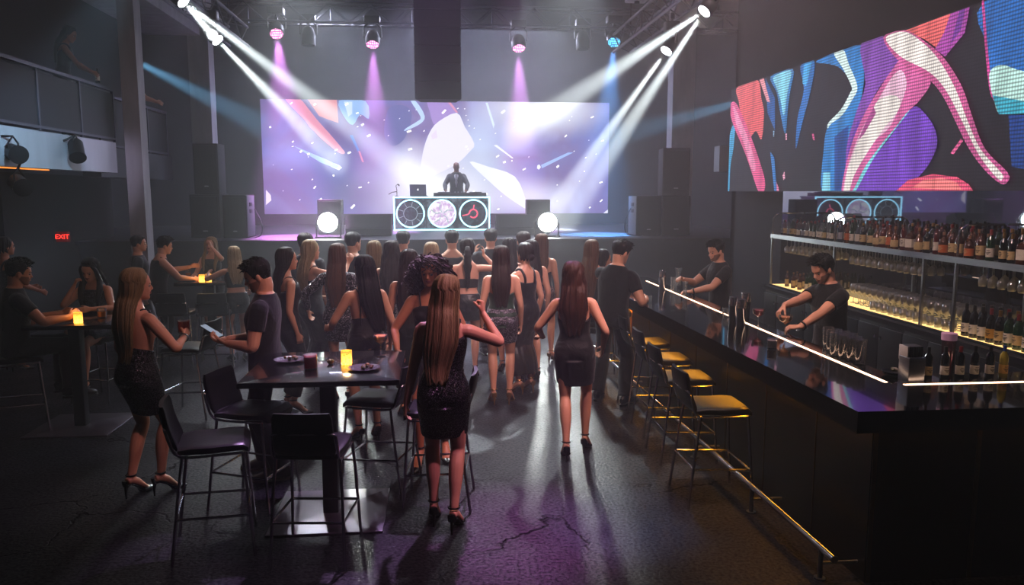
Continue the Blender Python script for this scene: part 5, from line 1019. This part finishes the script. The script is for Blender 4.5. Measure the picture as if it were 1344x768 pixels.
def wine_glass_mesh():
    C = MB(); C.lathe([(.033, 0), (.032, .003), (.006, .006), (.0035, .02), (.0035, .085), (.010, .092), (.030, .108), (.038, .135), (.036, .165), (.031, .19), (.030, .19), (.035, .165), (.0365, .135), (.029, .110), (.004, .095)], seg=14); return C
GLB = thin_glass('clear_stemware', '#ffffff', 2.4, .28); wg = wine_glass_mesh().mesh('wine_glass', GLB); n_g = [0]
def glass_at(x, y, z, flip, label, group, sc=1.):
    o = link('wine_glass', wg, None, (x, y, z)); tag(o, label, 'glass', group); o.scale = (sc, sc, -sc if False else sc)
    if flip: o.rotation_euler = (PI, 0, 0)
    return o
HG, SG = 'stemmed glasses hanging upside down under the top shelf', 'stemmed glasses standing on the lit shelf'
for x in (5.06, 5.17, 5.28):
    for y in list(np.arange(10.85, 9.5, -.125))+list(np.arange(9.05, 7.6, -.125))+list(np.arange(6.75, 5.3, -.125)): glass_at(x, y, 1.666, True, 'clear stemmed glass hanging upside down under the top shelf', HG)
tm = MB().lathe([(.030, 0), (.034, .005), (.037, .10), (.035, .10), (.032, .010)], seg=14).mesh('tumbler', GLB)
for x in (5.04, 5.13, 5.22, 5.31):
    for y in np.arange(9.1, 7.05, -.118):
        if x > 5.1: glass_at(x, y, .988, False, 'clear stemmed glass standing on the lit lower shelf', SG, 1.25)
        elif y < 8.6: o = link('tumbler', tm, None, (x, y+random.uniform(-.01, .01), .988)); tag(o, 'clear tumbler standing in the front row on the lit lower shelf', 'glass', 'tumblers in front on the lit shelf')
rb = random.Random(11)
KINDS = [('spirit', 'amber', 'cream', 'black'), ('spirit', 'clear', 'white', 'silver'), ('square', 'amber', 'white', 'black'), ('slim', 'green', 'white', 'red'), ('slim', 'clear', 'grey', 'black'), ('round', 'honey', 'cream', 'cork'), ('squat', 'amber', 'orange', 'cork'), ('spirit', 'dark', 'cream', 'gold'), ('wine', 'green', 'white', 'red'), ('spirit', 'honey', 'orange', 'red'), ('square', 'clear', 'white', 'silver'), ('slim', 'red', 'white', 'black'), ('spirit', 'blue', 'grey', 'silver'), ('wine', 'dark', 'cream', 'gold'), ('spirit', 'red', 'cream', 'red'), ('spirit', 'green', 'cream', 'black')]
for row, (x, y0, y1, stp, g) in enumerate(((5.03, 10.95, 5.2, .135, 'bottles in the front row on the top shelf'), (5.16, 10.88, 5.2, .14, 'bottles in the middle row on the top shelf'), (5.29, 9.4, 5.2, .145, 'bottles in the back row on the top shelf'))):
    y = y0; i = 0
    while y > y1:
        wgt = KINDS; far = y > 9.3
        k = rb.choice([q for q in KINDS if (q[1] in ('clear', 'green', 'dark', 'blue', 'red') if far else True)] if y > 8.6 else ([q for q in KINDS if q[1] in ('amber', 'honey', 'red', 'dark', 'clear')] if y > 6.9 else [q for q in KINDS if q[1] in ('dark', 'green', 'amber')]))
        bottle(*k, (x+rb.uniform(-.012, .012), y, 1.7235), '%s bottle with %s label, %s from the far end, %s row, top shelf' % (COLN[k[1]], k[2], ordn(i), ('front', 'middle', 'back')[row]), g, (.74 if far else .92)*rb.uniform(.94, 1.06) * (1.08 if row else 1.), PI/2*0-PI/2+rb.uniform(-.4, .4)); y -= stp*rb.uniform(.9, 1.1)*(.78 if far else 1.); i += 1
for i in range(11):
    k = ('spirit', 'amber', 'cream', 'cork') if i < 5 else ('slim', 'green', 'white', 'black'); bottle(*k, (5.06+.10*(i % 2), 10.80-.10*i, .9865), '%s bottle on the lit lower shelf, %s from the far post' % (COLN[k[1]], ordn(i)), 'bottles at the far end of the lit shelf', .78, -PI/2+rb.uniform(-.3, .3))
WK = [('wine', 'dark', 'white', 'black')]*3+[('wine', 'dark', 'gold', 'red'), ('wine', 'dark', 'cream', 'gold')]+[('wine', 'green', 'white', 'black'), ('wine', 'green', 'cream', 'red'), ('wine', 'green', 'white', 'gold')]*3
for row, x in enumerate((5.02, 5.15)):
    for i, k in enumerate(WK):
        y = 6.88-.112*i-.05*row
        if y > 5.1: bottle(*k, (x, y, .9865), '%s wine bottle with %s label, %s from the double post, %s row, lit shelf' % (COLN[k[1]], k[2], ordn(i), ('front', 'back')[row]), 'wine bottles at the near end of the lit shelf', 1.02, -PI/2+rb.uniform(-.3, .3))
# ------------------------------------------------------------------ people in place
def at_head(px, py, T): p = G(px, py, T); p[2] = 0; return tuple(p)
def at_feet(px, py): return tuple(G(px, py))
CR = 'people on the dance floor'
Tn = lambda *a: dict(zip(('z1', 'hem', 'straps'), a))
# --- foreground
A = person('blonde woman in a black sequin minidress raising her right fist beside the front table', tuple(V(.03, 5.24, 0)), 4, 'f', 1.70, 'fair', ('long', 'blonde', dict(len=.46, w=1.02, strands=60, sx=-.05)), ('dress', 'black_sequin', dict(z1=.43, hem=.34, straps='wide')), vox=.006, heel=.09, ra=dict(w=(.30, .20, 1.50), pole=(1.0, -.1, -1.0), curl=1.1, n=(-.9, .3, 0), d=(.05, .1, 1)), la=dict(w=(-.27, .03, .83), curl=.5), rf=(.06, -.06, -20), lf=(-.07, .09, -6), head=(-16, 4, 0), side=3, twist=-8)
B_ = person('woman with big dark curly hair facing the viewer behind the front table', tuple(V(-.06, 6.60, 0)), 176, 'f', 1.72, 'tan', ('curly', 'brown', dict(len=.30, w=1.15, curl=1., n=520)), ('dress', 'black_dress', dict(z1=.36, hem=.36, straps='thin')), vox=.007, ra=dict(w=(.26, .26, 1.05), pole=(.9, -.6, -.5)), la=dict(w=(-.20, .26, 1.06), pole=(-.9, -.6, -.5)), head=(-8, 8, 0), rf=(.10, .10, -12), lf=(-.10, -.12, 10))
Cc = person('man in a black T-shirt looking down at a phone, standing left of the front table', tuple(V(-1.42, 6.42, 0)), 88, 'm', 1.79, 'fair', ('short', 'dark'), ('tee', 'black_tee'), ('trousers', 'black_trousers'), 'sneaker', vox=.006, ra=dict(w=(.04, .31, 1.15), pole=(.6, -.7, -.8), d=(-.3, .9, .1), n=(-.2, .2, .9), curl=.55), la=dict(w=(-.13, .26, 1.15), pole=(-.6, -.7, -.8), d=(.2, .95, .15), n=(.3, .1, .9), curl=.55), head=(6, 24, 0), lean=-2, beard=True, rf=(.11, .05, -10), lf=(-.11, -.12, 14))
D_ = person('blonde woman in a backless black sequin minidress holding a red drink at the left', tuple(V(-2.28, 6.05, 0)), -32, 'f', 1.69, 'fair', ('long', 'blonde', dict(len=.44, strands=50, w=.98)), ('dress', 'black_sequin', dict(z1=.20, hem=.34, straps='cross', tilt=-.3)), vox=.006, heel=.09, ra=dict(w=(.19, .28, 1.23), pole=(.9, -.7, -.6), d=(-.25, .7, .55), n=(-.9, -.1, .1), curl=.9), la=dict(w=(-.20, .20, .98), pole=(-.6, -.9, -.3)), head=(-22, 2, 0), rf=(.07, .09, -14), lf=(-.09, -.05, 4), side=2)
Hh = person('woman with wavy auburn hair in a short black dress walking alone toward the bar', tuple(V(1.20, 6.68, 0)), -12, 'f', 1.66, 'fair', ('long', 'auburn', dict(len=.38, curl=.5, w=1.12, strands=60)), ('dress', 'black_dress', dict(z1=.33, hem=.33, straps='thin')), vox=.0065, heel=.085, ra=dict(w=(.25, .08, .97), pole=(.6, -1, -.2)), la=dict(w=(-.30, .22, 1.03), pole=(-.8, -.9, -.3), d=(-.6, .7, .05), n=(.2, .2, -.9), curl=.5), head=(8, 4, 0), rf=(.10, .10, -10), lf=(-.06, -.14, 6), side=-2)
Ii = person('man in a black T-shirt leaning on the bar counter, back to the viewer', tuple(V(1.93, 8.40, 0)), -36, 'm', 1.80, 'fair', ('short', 'dark', {}), ('tee', 'black_tee'), ('trousers', 'black_trousers'), 'shoe', vox=.008, ra=dict(W=(2.32, 8.42, 1.16), pole=(.5, -.8, -.7)), la=dict(W=(2.38, 9.15, 1.19), pole=(-.6, -.3, -.8)), head=(-18, 10, 0), lean=9, side=4, rf=(.20, -.06, -10), lf=(-.17, .0, 10))
Jj = person('dark-haired woman seated at the far end of the bar beside the leaning man', tuple(V(2.04, 9.42, 0)), -72, 'f', 1.68, 'warm', ('long', 'dark', dict(len=.50)), ('dress', 'black_dress', dict(z1=.38, hem=.40, straps='thin')), vox=.009, pelvis=(0, -.02, .84), knees=(0, 1, .45), rf=(.09, .36, 0, .28), lf=(-.09, .36, 0, .28), ra=dict(w=(.16, .36, 1.15)), la=dict(w=(-.16, .36, 1.15)), head=(-6, 4, 0))
Kk = person('woman with long light brown hair standing behind the dark-haired woman at the bar', at_head(777, 320, 1.72), -30, 'f', 1.68, 'fair', ('long', 'light_brown', dict(len=.48)), ('dress', 'charcoal', dict(z1=.38, hem=.4, straps='thin')), vox=.011)
# --- left tables
Ee = person('man in black seated at the left table, back to the viewer', tuple(V(-4.10, 7.97, 0)), -55, 'm', 1.80, 'warm', ('short', 'black'), ('tee', 'black_tee'), ('trousers', 'black_trousers'), 'shoe', vox=.009, pelvis=(0, -.04, .845), knees=(0, 1, .4), rf=(.17, .38, -8, .29), lf=(-.15, .36, 8, .29), ra=dict(w=(.24, .40, 1.12), pole=(.8, -.5, -.7), d=(-.2, .8, .5), curl=.8), la=dict(w=(-.12, .40, 1.12)), head=(0, 6, 0), beard=True, lean=5)
Ff = person('seated woman in black resting her cheek on her hand at the left table', tuple(V(-3.80, 9.02, 0)), 168, 'f', 1.66, 'fair', ('long', 'dark', dict(len=.44, front=True, fl=.10)), ('dress', 'black_sequin', dict(z1=.42, hem=.36, straps='wide')), vox=.008, pelvis=(0, -.02, .84), knees=(.0, 1, .45), rf=(.06, .34, -4, .30), lf=(-.08, .40, 12, .16), ra=dict(w=(.12, .19, 1.33), pole=(.5, .5, -1), d=(-.35, -.1, 1), n=(-.7, -.6, 0), curl=.9), la=dict(w=(-.20, .40, 1.11), pole=(-.8, -.4, -.6)), head=(6, 16, -6), lean=9)
Gg = person('woman in a sequin dress standing at the far left edge of the frame', tuple(G(5, 312, 1.76)*V(1, 1, 0)), -40, 'f', 1.68, 'warm', ('bun', 'dark'), ('dress', 'black_sequin', dict(z1=.42, hem=.6, straps='wide', flare=.02)), vox=.010, ra=dict(w=(.18, .32, 1.04)), la=dict(w=(-.12, .34, 1.08)))
person('man in dark clothes standing by the pale pillar looking right', (-4.38, 11.9, 0), -70, 'm', 1.69, 'fair', ('short', 'black'), ('longsleeve', 'charcoal'), ('trousers', 'black_trousers'), 'shoe', vox=.011, group='people at the rear table')
person('man in a sleeveless black top leaning toward the rear table', (-3.98, 11.45, 0), -58, 'm', 1.70, 'fair', ('short', 'black'), ('tank', 'charcoal'), ('trousers', 'black_trousers'), 'shoe', vox=.010, lean=12, ra=dict(w=(.12, .46, 1.10), pole=(.8, -.5, -.6)), la=dict(w=(-.16, .50, 1.25), pole=(-.8, -.3, -.6), d=(.3, .9, .25)), group='people at the rear table')
person('blonde woman behind the rear table lifting a hand to her face', (-3.52, 12.55, 0), 172, 'f', 1.57, 'fair', ('long', 'blonde', dict(len=.40, front=True, fl=.12)), ('top', 'slate', dict(z0=.05, z1=.40, straps='thin')), ('skirt', 'black_dress', dict(hem=.35)), vox=.010, la=dict(w=(-.09, .22, 1.52), pole=(-.8, .2, -.8), d=(.2, -.1, 1), curl=.9), ra=dict(w=(.2, .32, 1.05)), group='people at the rear table')
person('blonde woman in a black crop top and shorts leaning at the rear table', (-2.78, 11.0, 0), 24, 'f', 1.57, 'fair', ('long', 'pale', dict(len=.30, w=1.05)), ('top', 'charcoal', dict(z0=.20, z1=.44, tilt=.1)), ('skirt', 'black_dress', dict(hem=.20, name='shorts')), vox=.010, heel=.03, shoe='shoe', la=dict(w=(-.30, .36, 1.22), pole=(-.7, -.6, -.5)), ra=dict(w=(.24, .2, .95)), lean=6, group='people at the rear table')
# --- dance floor
cr = lambda lb, px, py, T, face, sex, H, sk, hr, *o, **k: person(lb, at_head(px, py, T), face, sex, H, sk, hr, *o, group=CR, vox=k.pop('vox', .011), **k)
cr('woman in profile with straight dark hair and long dark dress left of the crowd', 375, 327, 1.76, -62, 'f', 1.69, 'fair', ('long', 'brown', dict(len=.42)), ('dress', 'slate', dict(z1=.40, hem=.93, straps='thin', flare=.03, wave=.06)), vox=.010, la=dict(w=(-.22, .12, .84)))
cr('pale blonde woman in a long dark dress, second from the left of the crowd', 407, 318, 1.76, -48, 'f', 1.70, 'fair', ('long', 'pale', dict(len=.44)), ('dress', 'slate', dict(z1=.38, hem=.95, straps='thin', flare=.03, wave=.06)), la=dict(w=(-.2, .3, 1.05)), ra=dict(w=(.22, .38, 1.50), pole=(.7, -.3, -.8), d=(.2, .4, .8)))
cr('man whose head shows above the pale blonde woman', 400, 308, 1.80, -10, 'm', 1.79, 'warm', ('short', 'brown'), ('tee', 'navy'), ('trousers', 'black_trousers'), 'shoe', facial=False)
cr('woman with long brown hair in a long-sleeved sequin minidress', 443, 322, 1.77, -8, 'f', 1.70, 'fair', ('long', 'light_brown', dict(len=.42)), ('dress', 'grey_sequin', dict(z1=.50, hem=.30, sleeve=1.85, tilt=0)), la=dict(w=(-.38, .10, 1.02), pole=(-.9, -.7, .2)), vox=.010)
cr('brunette in a backless black top and skirt holding her hand out to the left', 478, 342, 1.72, 22, 'f', 1.68, 'fair', ('long', 'dark', dict(len=.44, sx=.10)), ('top', 'black_dress', dict(z0=.02, z1=.22, straps='thin', tilt=-.2)), ('skirt', 'satin', dict(hem=.40)), vox=.008, la=dict(w=(-.26, .26, 1.06), pole=(-.6, -1, -.2), d=(-.5, .8, 0)), ra=dict(w=(.26, .06, .92)), head=(18, 3, 0))
cr('man in a patterned shirt with short hair behind the sequin minidress woman', 463, 308, 1.80, -40, 'm', 1.80, 'fair', ('short', 'dark'), ('longsleeve', 'slate'), ('trousers', 'charcoal'), 'shoe')
cr('woman with straight blonde hair in the crowd, left of the curly-haired woman', 491, 318, 1.74, 4, 'f', 1.67, 'fair', ('long', 'blonde', dict(len=.46)), ('dress', 'slate', dict(z1=.38, hem=.36, straps='thin')), facial=False)
cr('woman with wavy brown hair in a sparkling grey minidress', 514, 319, 1.75, -6, 'f', 1.69, 'fair', ('long', 'brown', dict(len=.40, curl=.7, w=1.15)), ('dress', 'grey_sequin', dict(z1=.40, hem=.36, straps='thin')), facial=False)
cr('woman with very long wavy dark hair in front of the booth', 537, 331, 1.74, 3, 'f', 1.68, 'warm', ('long', 'brown', dict(len=.52, curl=.6, w=1.15)), ('dress', 'black_dress', dict(z1=.38, hem=.8, straps='thin')), facial=False)
cr('man with short dark hair below the left end of the booth', 529, 305, 1.80, 0, 'm', 1.79, 'fair', ('short', 'black'), ('tee', 'charcoal'), ('trousers', 'charcoal'), 'shoe', facial=False)
cr('woman with light blonde hair below the middle of the booth', 566, 321, 1.72, 2, 'f', 1.66, 'fair', ('long', 'pale', dict(len=.40)), ('dress', 'slate', dict(z1=.38, hem=.36, straps='thin')), facial=False)
cr('man in a sleeveless top below the middle of the booth', 593, 305, 1.80, 6, 'm', 1.80, 'fair', ('short', 'black'), ('tank', 'charcoal'), ('trousers', 'charcoal'), 'shoe', facial=False)
cr('woman with a dark ponytail, bare back and black skirt', 613, 316, 1.75, 0, 'f', 1.69, 'fair', ('ponytail', 'dark'), ('top', 'black_dress', dict(z0=.20, z1=.30, straps='halter', tilt=-.2)), ('skirt', 'satin', dict(hem=.24)), la=dict(w=(-.30, .05, .90)), ra=dict(w=(.22, .28, 1.55), pole=(.8, -.3, -.7), d=(.1, .2, 1)), facial=False)
cr('man with short hair below the right end of the booth', 644, 303, 1.80, 0, 'm', 1.80, 'fair', ('short', 'dark'), ('tee', 'slate'), ('trousers', 'charcoal'), 'shoe', la=dict(w=(-.20, .30, 1.45), pole=(-.8, -.3, -.7), d=(0, .2, 1)), facial=False)
cr('woman with straight brown hair in a metallic silver skirt', 658, 326, 1.74, -4, 'f', 1.68, 'fair', ('long', 'brown', dict(len=.40)), ('dress', 'green', dict(z1=.33, hem=.1, straps='thin')), ('skirt', 'silver_sequin', dict(hem=.30)), 'gold', vox=.009, facial=False)
cr('woman with a low bun in a long black dress beside the silver skirt', 689, 322, 1.74, 34, 'f', 1.68, 'fair', ('bun', 'dark'), ('dress', 'satin', dict(z1=.40, hem=.92, straps='wide', flare=.07, wave=.10)), None, 'gold', vox=.010, la=dict(w=(-.12, .30, 1.06)))
cr('woman with dark hair seen over the shoulder of the silver skirt woman', 668, 315, 1.74, 0, 'f', 1.68, 'warm', ('long', 'dark', dict(len=.36)), ('dress', 'charcoal', dict(z1=.38, hem=.38, straps='thin')), facial=False)
cr('man with a rounded haircut in front of the right blinding lamp', 687, 306, 1.80, 0, 'm', 1.79, 'fair', ('short', 'brown'), ('tee', 'charcoal'), ('trousers', 'charcoal'), 'shoe', facial=False)
cr('woman with blonde hair, dark tank top and sequin shorts at the right of the crowd', 711, 310, 1.76, -14, 'f', 1.70, 'fair', ('long', 'light_brown', dict(len=.28)), ('top', 'slate', dict(z0=.04, z1=.34, straps='thin')), ('skirt', 'rose_sequin', dict(hem=.22, name='shorts')), 'gold', vox=.010, rf=(.12, .16, -20), lf=(-.08, -.1, 4), facial=False)
cr('woman with dark hair right behind the low bun woman', 697, 318, 1.74, 10, 'f', 1.68, 'fair', ('long', 'dark', dict(len=.40)), ('dress', 'slate', dict(z1=.38, hem=.36, straps='thin')), facial=False)
# --- stage, balcony, bar
p = atY(599, 213, 19.98); person('DJ in a dark suit and bow tie leaning over the mixing deck on stage', (p[0], 19.98, STG), 176, 'm', 1.66, 'brown', ('bald', 'black'), ('jacket', 'suit'), ('trousers', 'suit'), 'shoe', vox=.010, ra=dict(w=(.26, .36, .96), pole=(1, -.5, -.2), d=(-.1, .8, -.5)), la=dict(w=(-.26, .36, .96), pole=(-1, -.5, -.2), d=(.1, .8, -.5)), head=(0, 14, 0), lean=7)
p = atX(80, 52, -5.62); person('woman in dark clothes leaning on the balcony railing with a bottle in her hands', (p[0], p[1], 3.15), -72, 'f', 1.62, 'brown', ('long', 'black', dict(len=.34)), ('dress', 'black_dress', dict(z1=.42, hem=.6, straps='wide')), vox=.011, lean=10, ra=dict(w=(.10, .40, 1.02), pole=(.8, -.4, -.6)), la=dict(w=(-.10, .40, 1.02), pole=(-.8, -.4, -.6)), head=(-10, 14, 0)); BALC = PEOPLE[-1]
p = atX(176, 92, -5.95); person('person half hidden behind the balcony pillar', (p[0], p[1], 3.1), -80, 'm', 1.72, 'warm', ('short', 'dark'), ('tee', 'black_tee'), ('trousers', 'black_trousers'), 'shoe', vox=.012, ra=dict(w=(.12, .38, 1.05)), la=dict(w=(-.12, .38, 1.05)))
N1 = person('bartender nearest the viewer in a black T-shirt finishing a cocktail', tuple(V(3.68, 6.90, 0)), 98, 'm', 1.76, 'fair', ('short', 'black'), ('tee', 'black_tee'), ('trousers', 'black_trousers'), 'shoe', vox=.006, ra=dict(W=(3.13, 6.76, 1.31), pole=(.7, -.6, -.6), d=(-.1, .75, -.65), n=(-.3, -.65, -.7), curl=.75), la=dict(W=(3.19, 6.53, 1.155), pole=(-.8, -.6, -.5), d=(.5, .85, -.1), n=(.3, -.1, -1), curl=.5), head=(4, 20, 0), lean=8, beard=True)
N2 = person('far bartender in a black T-shirt with both hands over the counter', tuple(V(3.54, 9.40, 0)), 98, 'm', 1.73, 'fair', ('short', 'dark'), ('tee', 'black_tee'), ('trousers', 'black_trousers'), 'shoe', vox=.007, ra=dict(w=(.12, .46, 1.26), pole=(.7, -.6, -.6), d=(-.4, .8, .3), n=(-.6, .2, -.6), curl=.6), la=dict(w=(-.16, .48, 1.14), pole=(-.8, -.6, -.5), d=(.5, .85, 0), n=(.2, -.1, -1), curl=.5), head=(10, 10, 0), lean=6, beard=True)
def band(P_, sd, col, label, face_=False):
    sh, el, wr, d, n, cu = P_['ARM'][sd]; c = wr-nrm(wr-el)*.025; u = nrm(wr-el); a = nrm(np.cross(u, n)); b = np.cross(u, a); r = .034 if True else .03
    C = MB(); C.tube([c+(a*math.cos(q)+b*math.sin(q))*r for q in np.linspace(0, 2*PI, 20)], [(.009, .004)]*20, 8, side=u)
    if face_: C.tube([c-b*(r-.004), c-b*(r+.010)], .017, 14)
    P_['put'](C, 'wristwatch', mat(*col), label)
band(N1, -1, ('watch_black', '#0a0a0c', .3), 'dark wristwatch', True); band(N2, -1, ('watch_black', '#0a0a0c', .3), 'dark wristwatch', True); band(D_, 1, ('bracelet_silver', '#8a8c90', .2, .9), 'silver bracelet')
# things in hands
t = put_glass('tumbler', D_['grip'][1]+V(.0, .0, -.02), 'red drink held by the blonde woman at the left', RED, .9, sc=1.15)
g = (Cc['grip'][1]+Cc['grip'][-1])/2; a = Cc['arm'][-1]; dd = nrm(V(-.92, .22, 0)); t = thing('smartphone', 'pale lit phone held by the man in the black T-shirt', 'phone', tuple(g+dd*.05+V(0, 0, .035)))
R_ = np.stack([nrm(np.cross(dd, V(0, 0, 1))), nrm(dd*.86+V(0, 0, .5)), nrm(V(0, 0, .86)-dd*.5)], 1)
MB().bbox((0, 0, 0), (.085, .19, .010), .006, rot=R_).build('case', BLK, t); MB().bbox(R_@V(0, 0, .0055), (.078, .175, .002), .001, rot=R_).build('screen', glow('phone_screen', '#b8c4d8', .55), t)
bottle('spirit', 'green', 'white', 'silver', tuple((BALC['grip'][1]+BALC['grip'][-1])/2+V(.02, 0, -.12)), 'small green bottle held by the woman on the balcony', 'bottles held in hands', .75)
g = N1['grip'][1]; t = thing('citrus_squeezer', 'pale citrus half squeezed above the cocktail by the near bartender', 'fruit', tuple(g+V(0, 0, -.03))); MB().ell((0, 0, 0), (.032, .032, .024)).build('fruit', mat('grapefruit', '#c9855a', .5, bump=.3), t)
# ------------------------------------------------------------------ light and air
w = bpy.data.worlds.new('hall_air'); SC.world = w; w.use_nodes = True; N = w.node_tree.nodes; L = w.node_tree.links
N['Background'].inputs[0].default_value = (.05, .06, .08, 1); N['Background'].inputs[1].default_value = .02
vs = N.new('ShaderNodeVolumeScatter'); vs.inputs['Color'].default_value = (.92, .96, 1, 1); vs.inputs['Density'].default_value = HAZE; vs.inputs['Anisotropy'].default_value = .1; L.new(vs.outputs[0], N['World Output'].inputs['Volume'])
def area(name, p, tgt, W, sx, sy, col): l = bpy.data.lights.new(name, 'AREA'); l.shape = 'RECTANGLE'; l.size = sx; l.size_y = sy; l.energy = W; l.color = col; o = bpy.data.objects.new(name, l); COL.objects.link(o); o.location = p; o.rotation_euler = (Vector(tgt)-Vector(p)).to_track_quat('-Z', 'Y').to_euler(); return l
spot('magenta_wash', (2.6, 3.2, 5.6), (.15, 5.3, .6), MAG_W, 34, (1., .46, .80), .8, .12)
spot('magenta_table', (.6, 8.6, 6.4), (-.75, 5.5, .8), MAG_W*4.2, 20, (.80, .50, 1.), .7, .12)
spot('dance_pink', (1.2, 5.6, 6.4), (.72, 9.2, 1.1), 900, 20, (1., .74, .92), .9, .1)
spot('violet_floor', (.9, 9.4, 6.2), (.55, 5.2, 0), MAG_W*3.2, 14, (.88, .24, .95), .9, .1)
spot('pink_hair', (3.0, 4.6, 5.0), (1.2, 6.7, 1.4), MAG_W*.7, 22, (1., .58, .68), .8, .1)
spot('blue_floor', (1.6, 8.6, 6.0), (1.32, 5.3, 0), MAG_W*1.6, 12, (.25, .40, 1.), .9, .1)
spot('pink_left', (.8, 3.4, 5.4), (-2.1, 6.1, 1.2), MAG_W*.45, 26, (1., .58, .62), .9, .12)
spot('skin_key', (1.4, 4.0, 5.6), (-.1, 7.2, 1.4), MAG_W*.45, 40, (1., .60, .55), .9, .2)  # added spot without a fixture, brightening faces behind the front table
spot('white_patch', (1.6, 12.8, 6.9), (.50, 7.55, 0), 9000, 4.6, (.86, .97, 1.), .25, .03)
spot('white_patch', (-.6, 12.8, 6.9), (.25, 7.1, 0), 6000, 3.2, (.86, .97, 1.), .3, .03)
area('bar_down', (3.3, 7.4, 4.6), (3.5, 7.6, 1.2), 26, .5, 4.5, (1., .72, .62)); area('bar_front', (1.6, 5.2, 4.3), (3.6, 7.2, 1.4), 110, .6, .6, (1., .70, .66))  # soft fills added to light the bartenders, no fixtures behind them
spot('fascia_blue', (-2.6, 7.6, 4.6), (-5.2, 10.8, 2.9), 1200, 26, (.52, .78, 1.), .8, .05); spot('fascia_mauve', (-2.6, 10.2, 5.0), (-5.2, 12.9, 2.9), 620, 22, (.80, .72, 1.), .9, .05)
area('left_warm', (-3.4, 7.0, 5.2), (-3.6, 8.4, 1.0), 10, .8, .8, (1., .62, .48)); area('rear_table', (-2.2, 11.0, 5.6), (-3.2, 11.6, 1.1), 22, .8, .8, (1., .66, .6))  # first lamp is an added dim fill for the left tables
area('stage_top', (.1, 20.4, 6.6), (.3, 19.6, 2.0), STAGE_W, 7, .4, (.70, .73, 1.))  # added lavender fill without a fixture, lifting the haze over the stage
for sx in (-1, 1): spot('crowd_back', (sx*2.6, 13.2, 6.6), (sx*.7, 10.2, 1.2), BACK_W, 52, (.90, .96, 1.), .9, .15)  # added backlights without fixtures, giving the crowd its rim and glow
SC.view_settings.view_transform = 'AgX' if USE_AGX else 'Standard'; SC.view_settings.look = LOOK; SC.view_settings.exposure = EXPO
c = SC.cycles; c.volume_bounces = 1; c.max_bounces = 8; c.transparent_max_bounces = 24; c.sample_clamp_indirect = 4; c.use_denoising = True
c.caustics_reflective = False; c.caustics_refractive = False
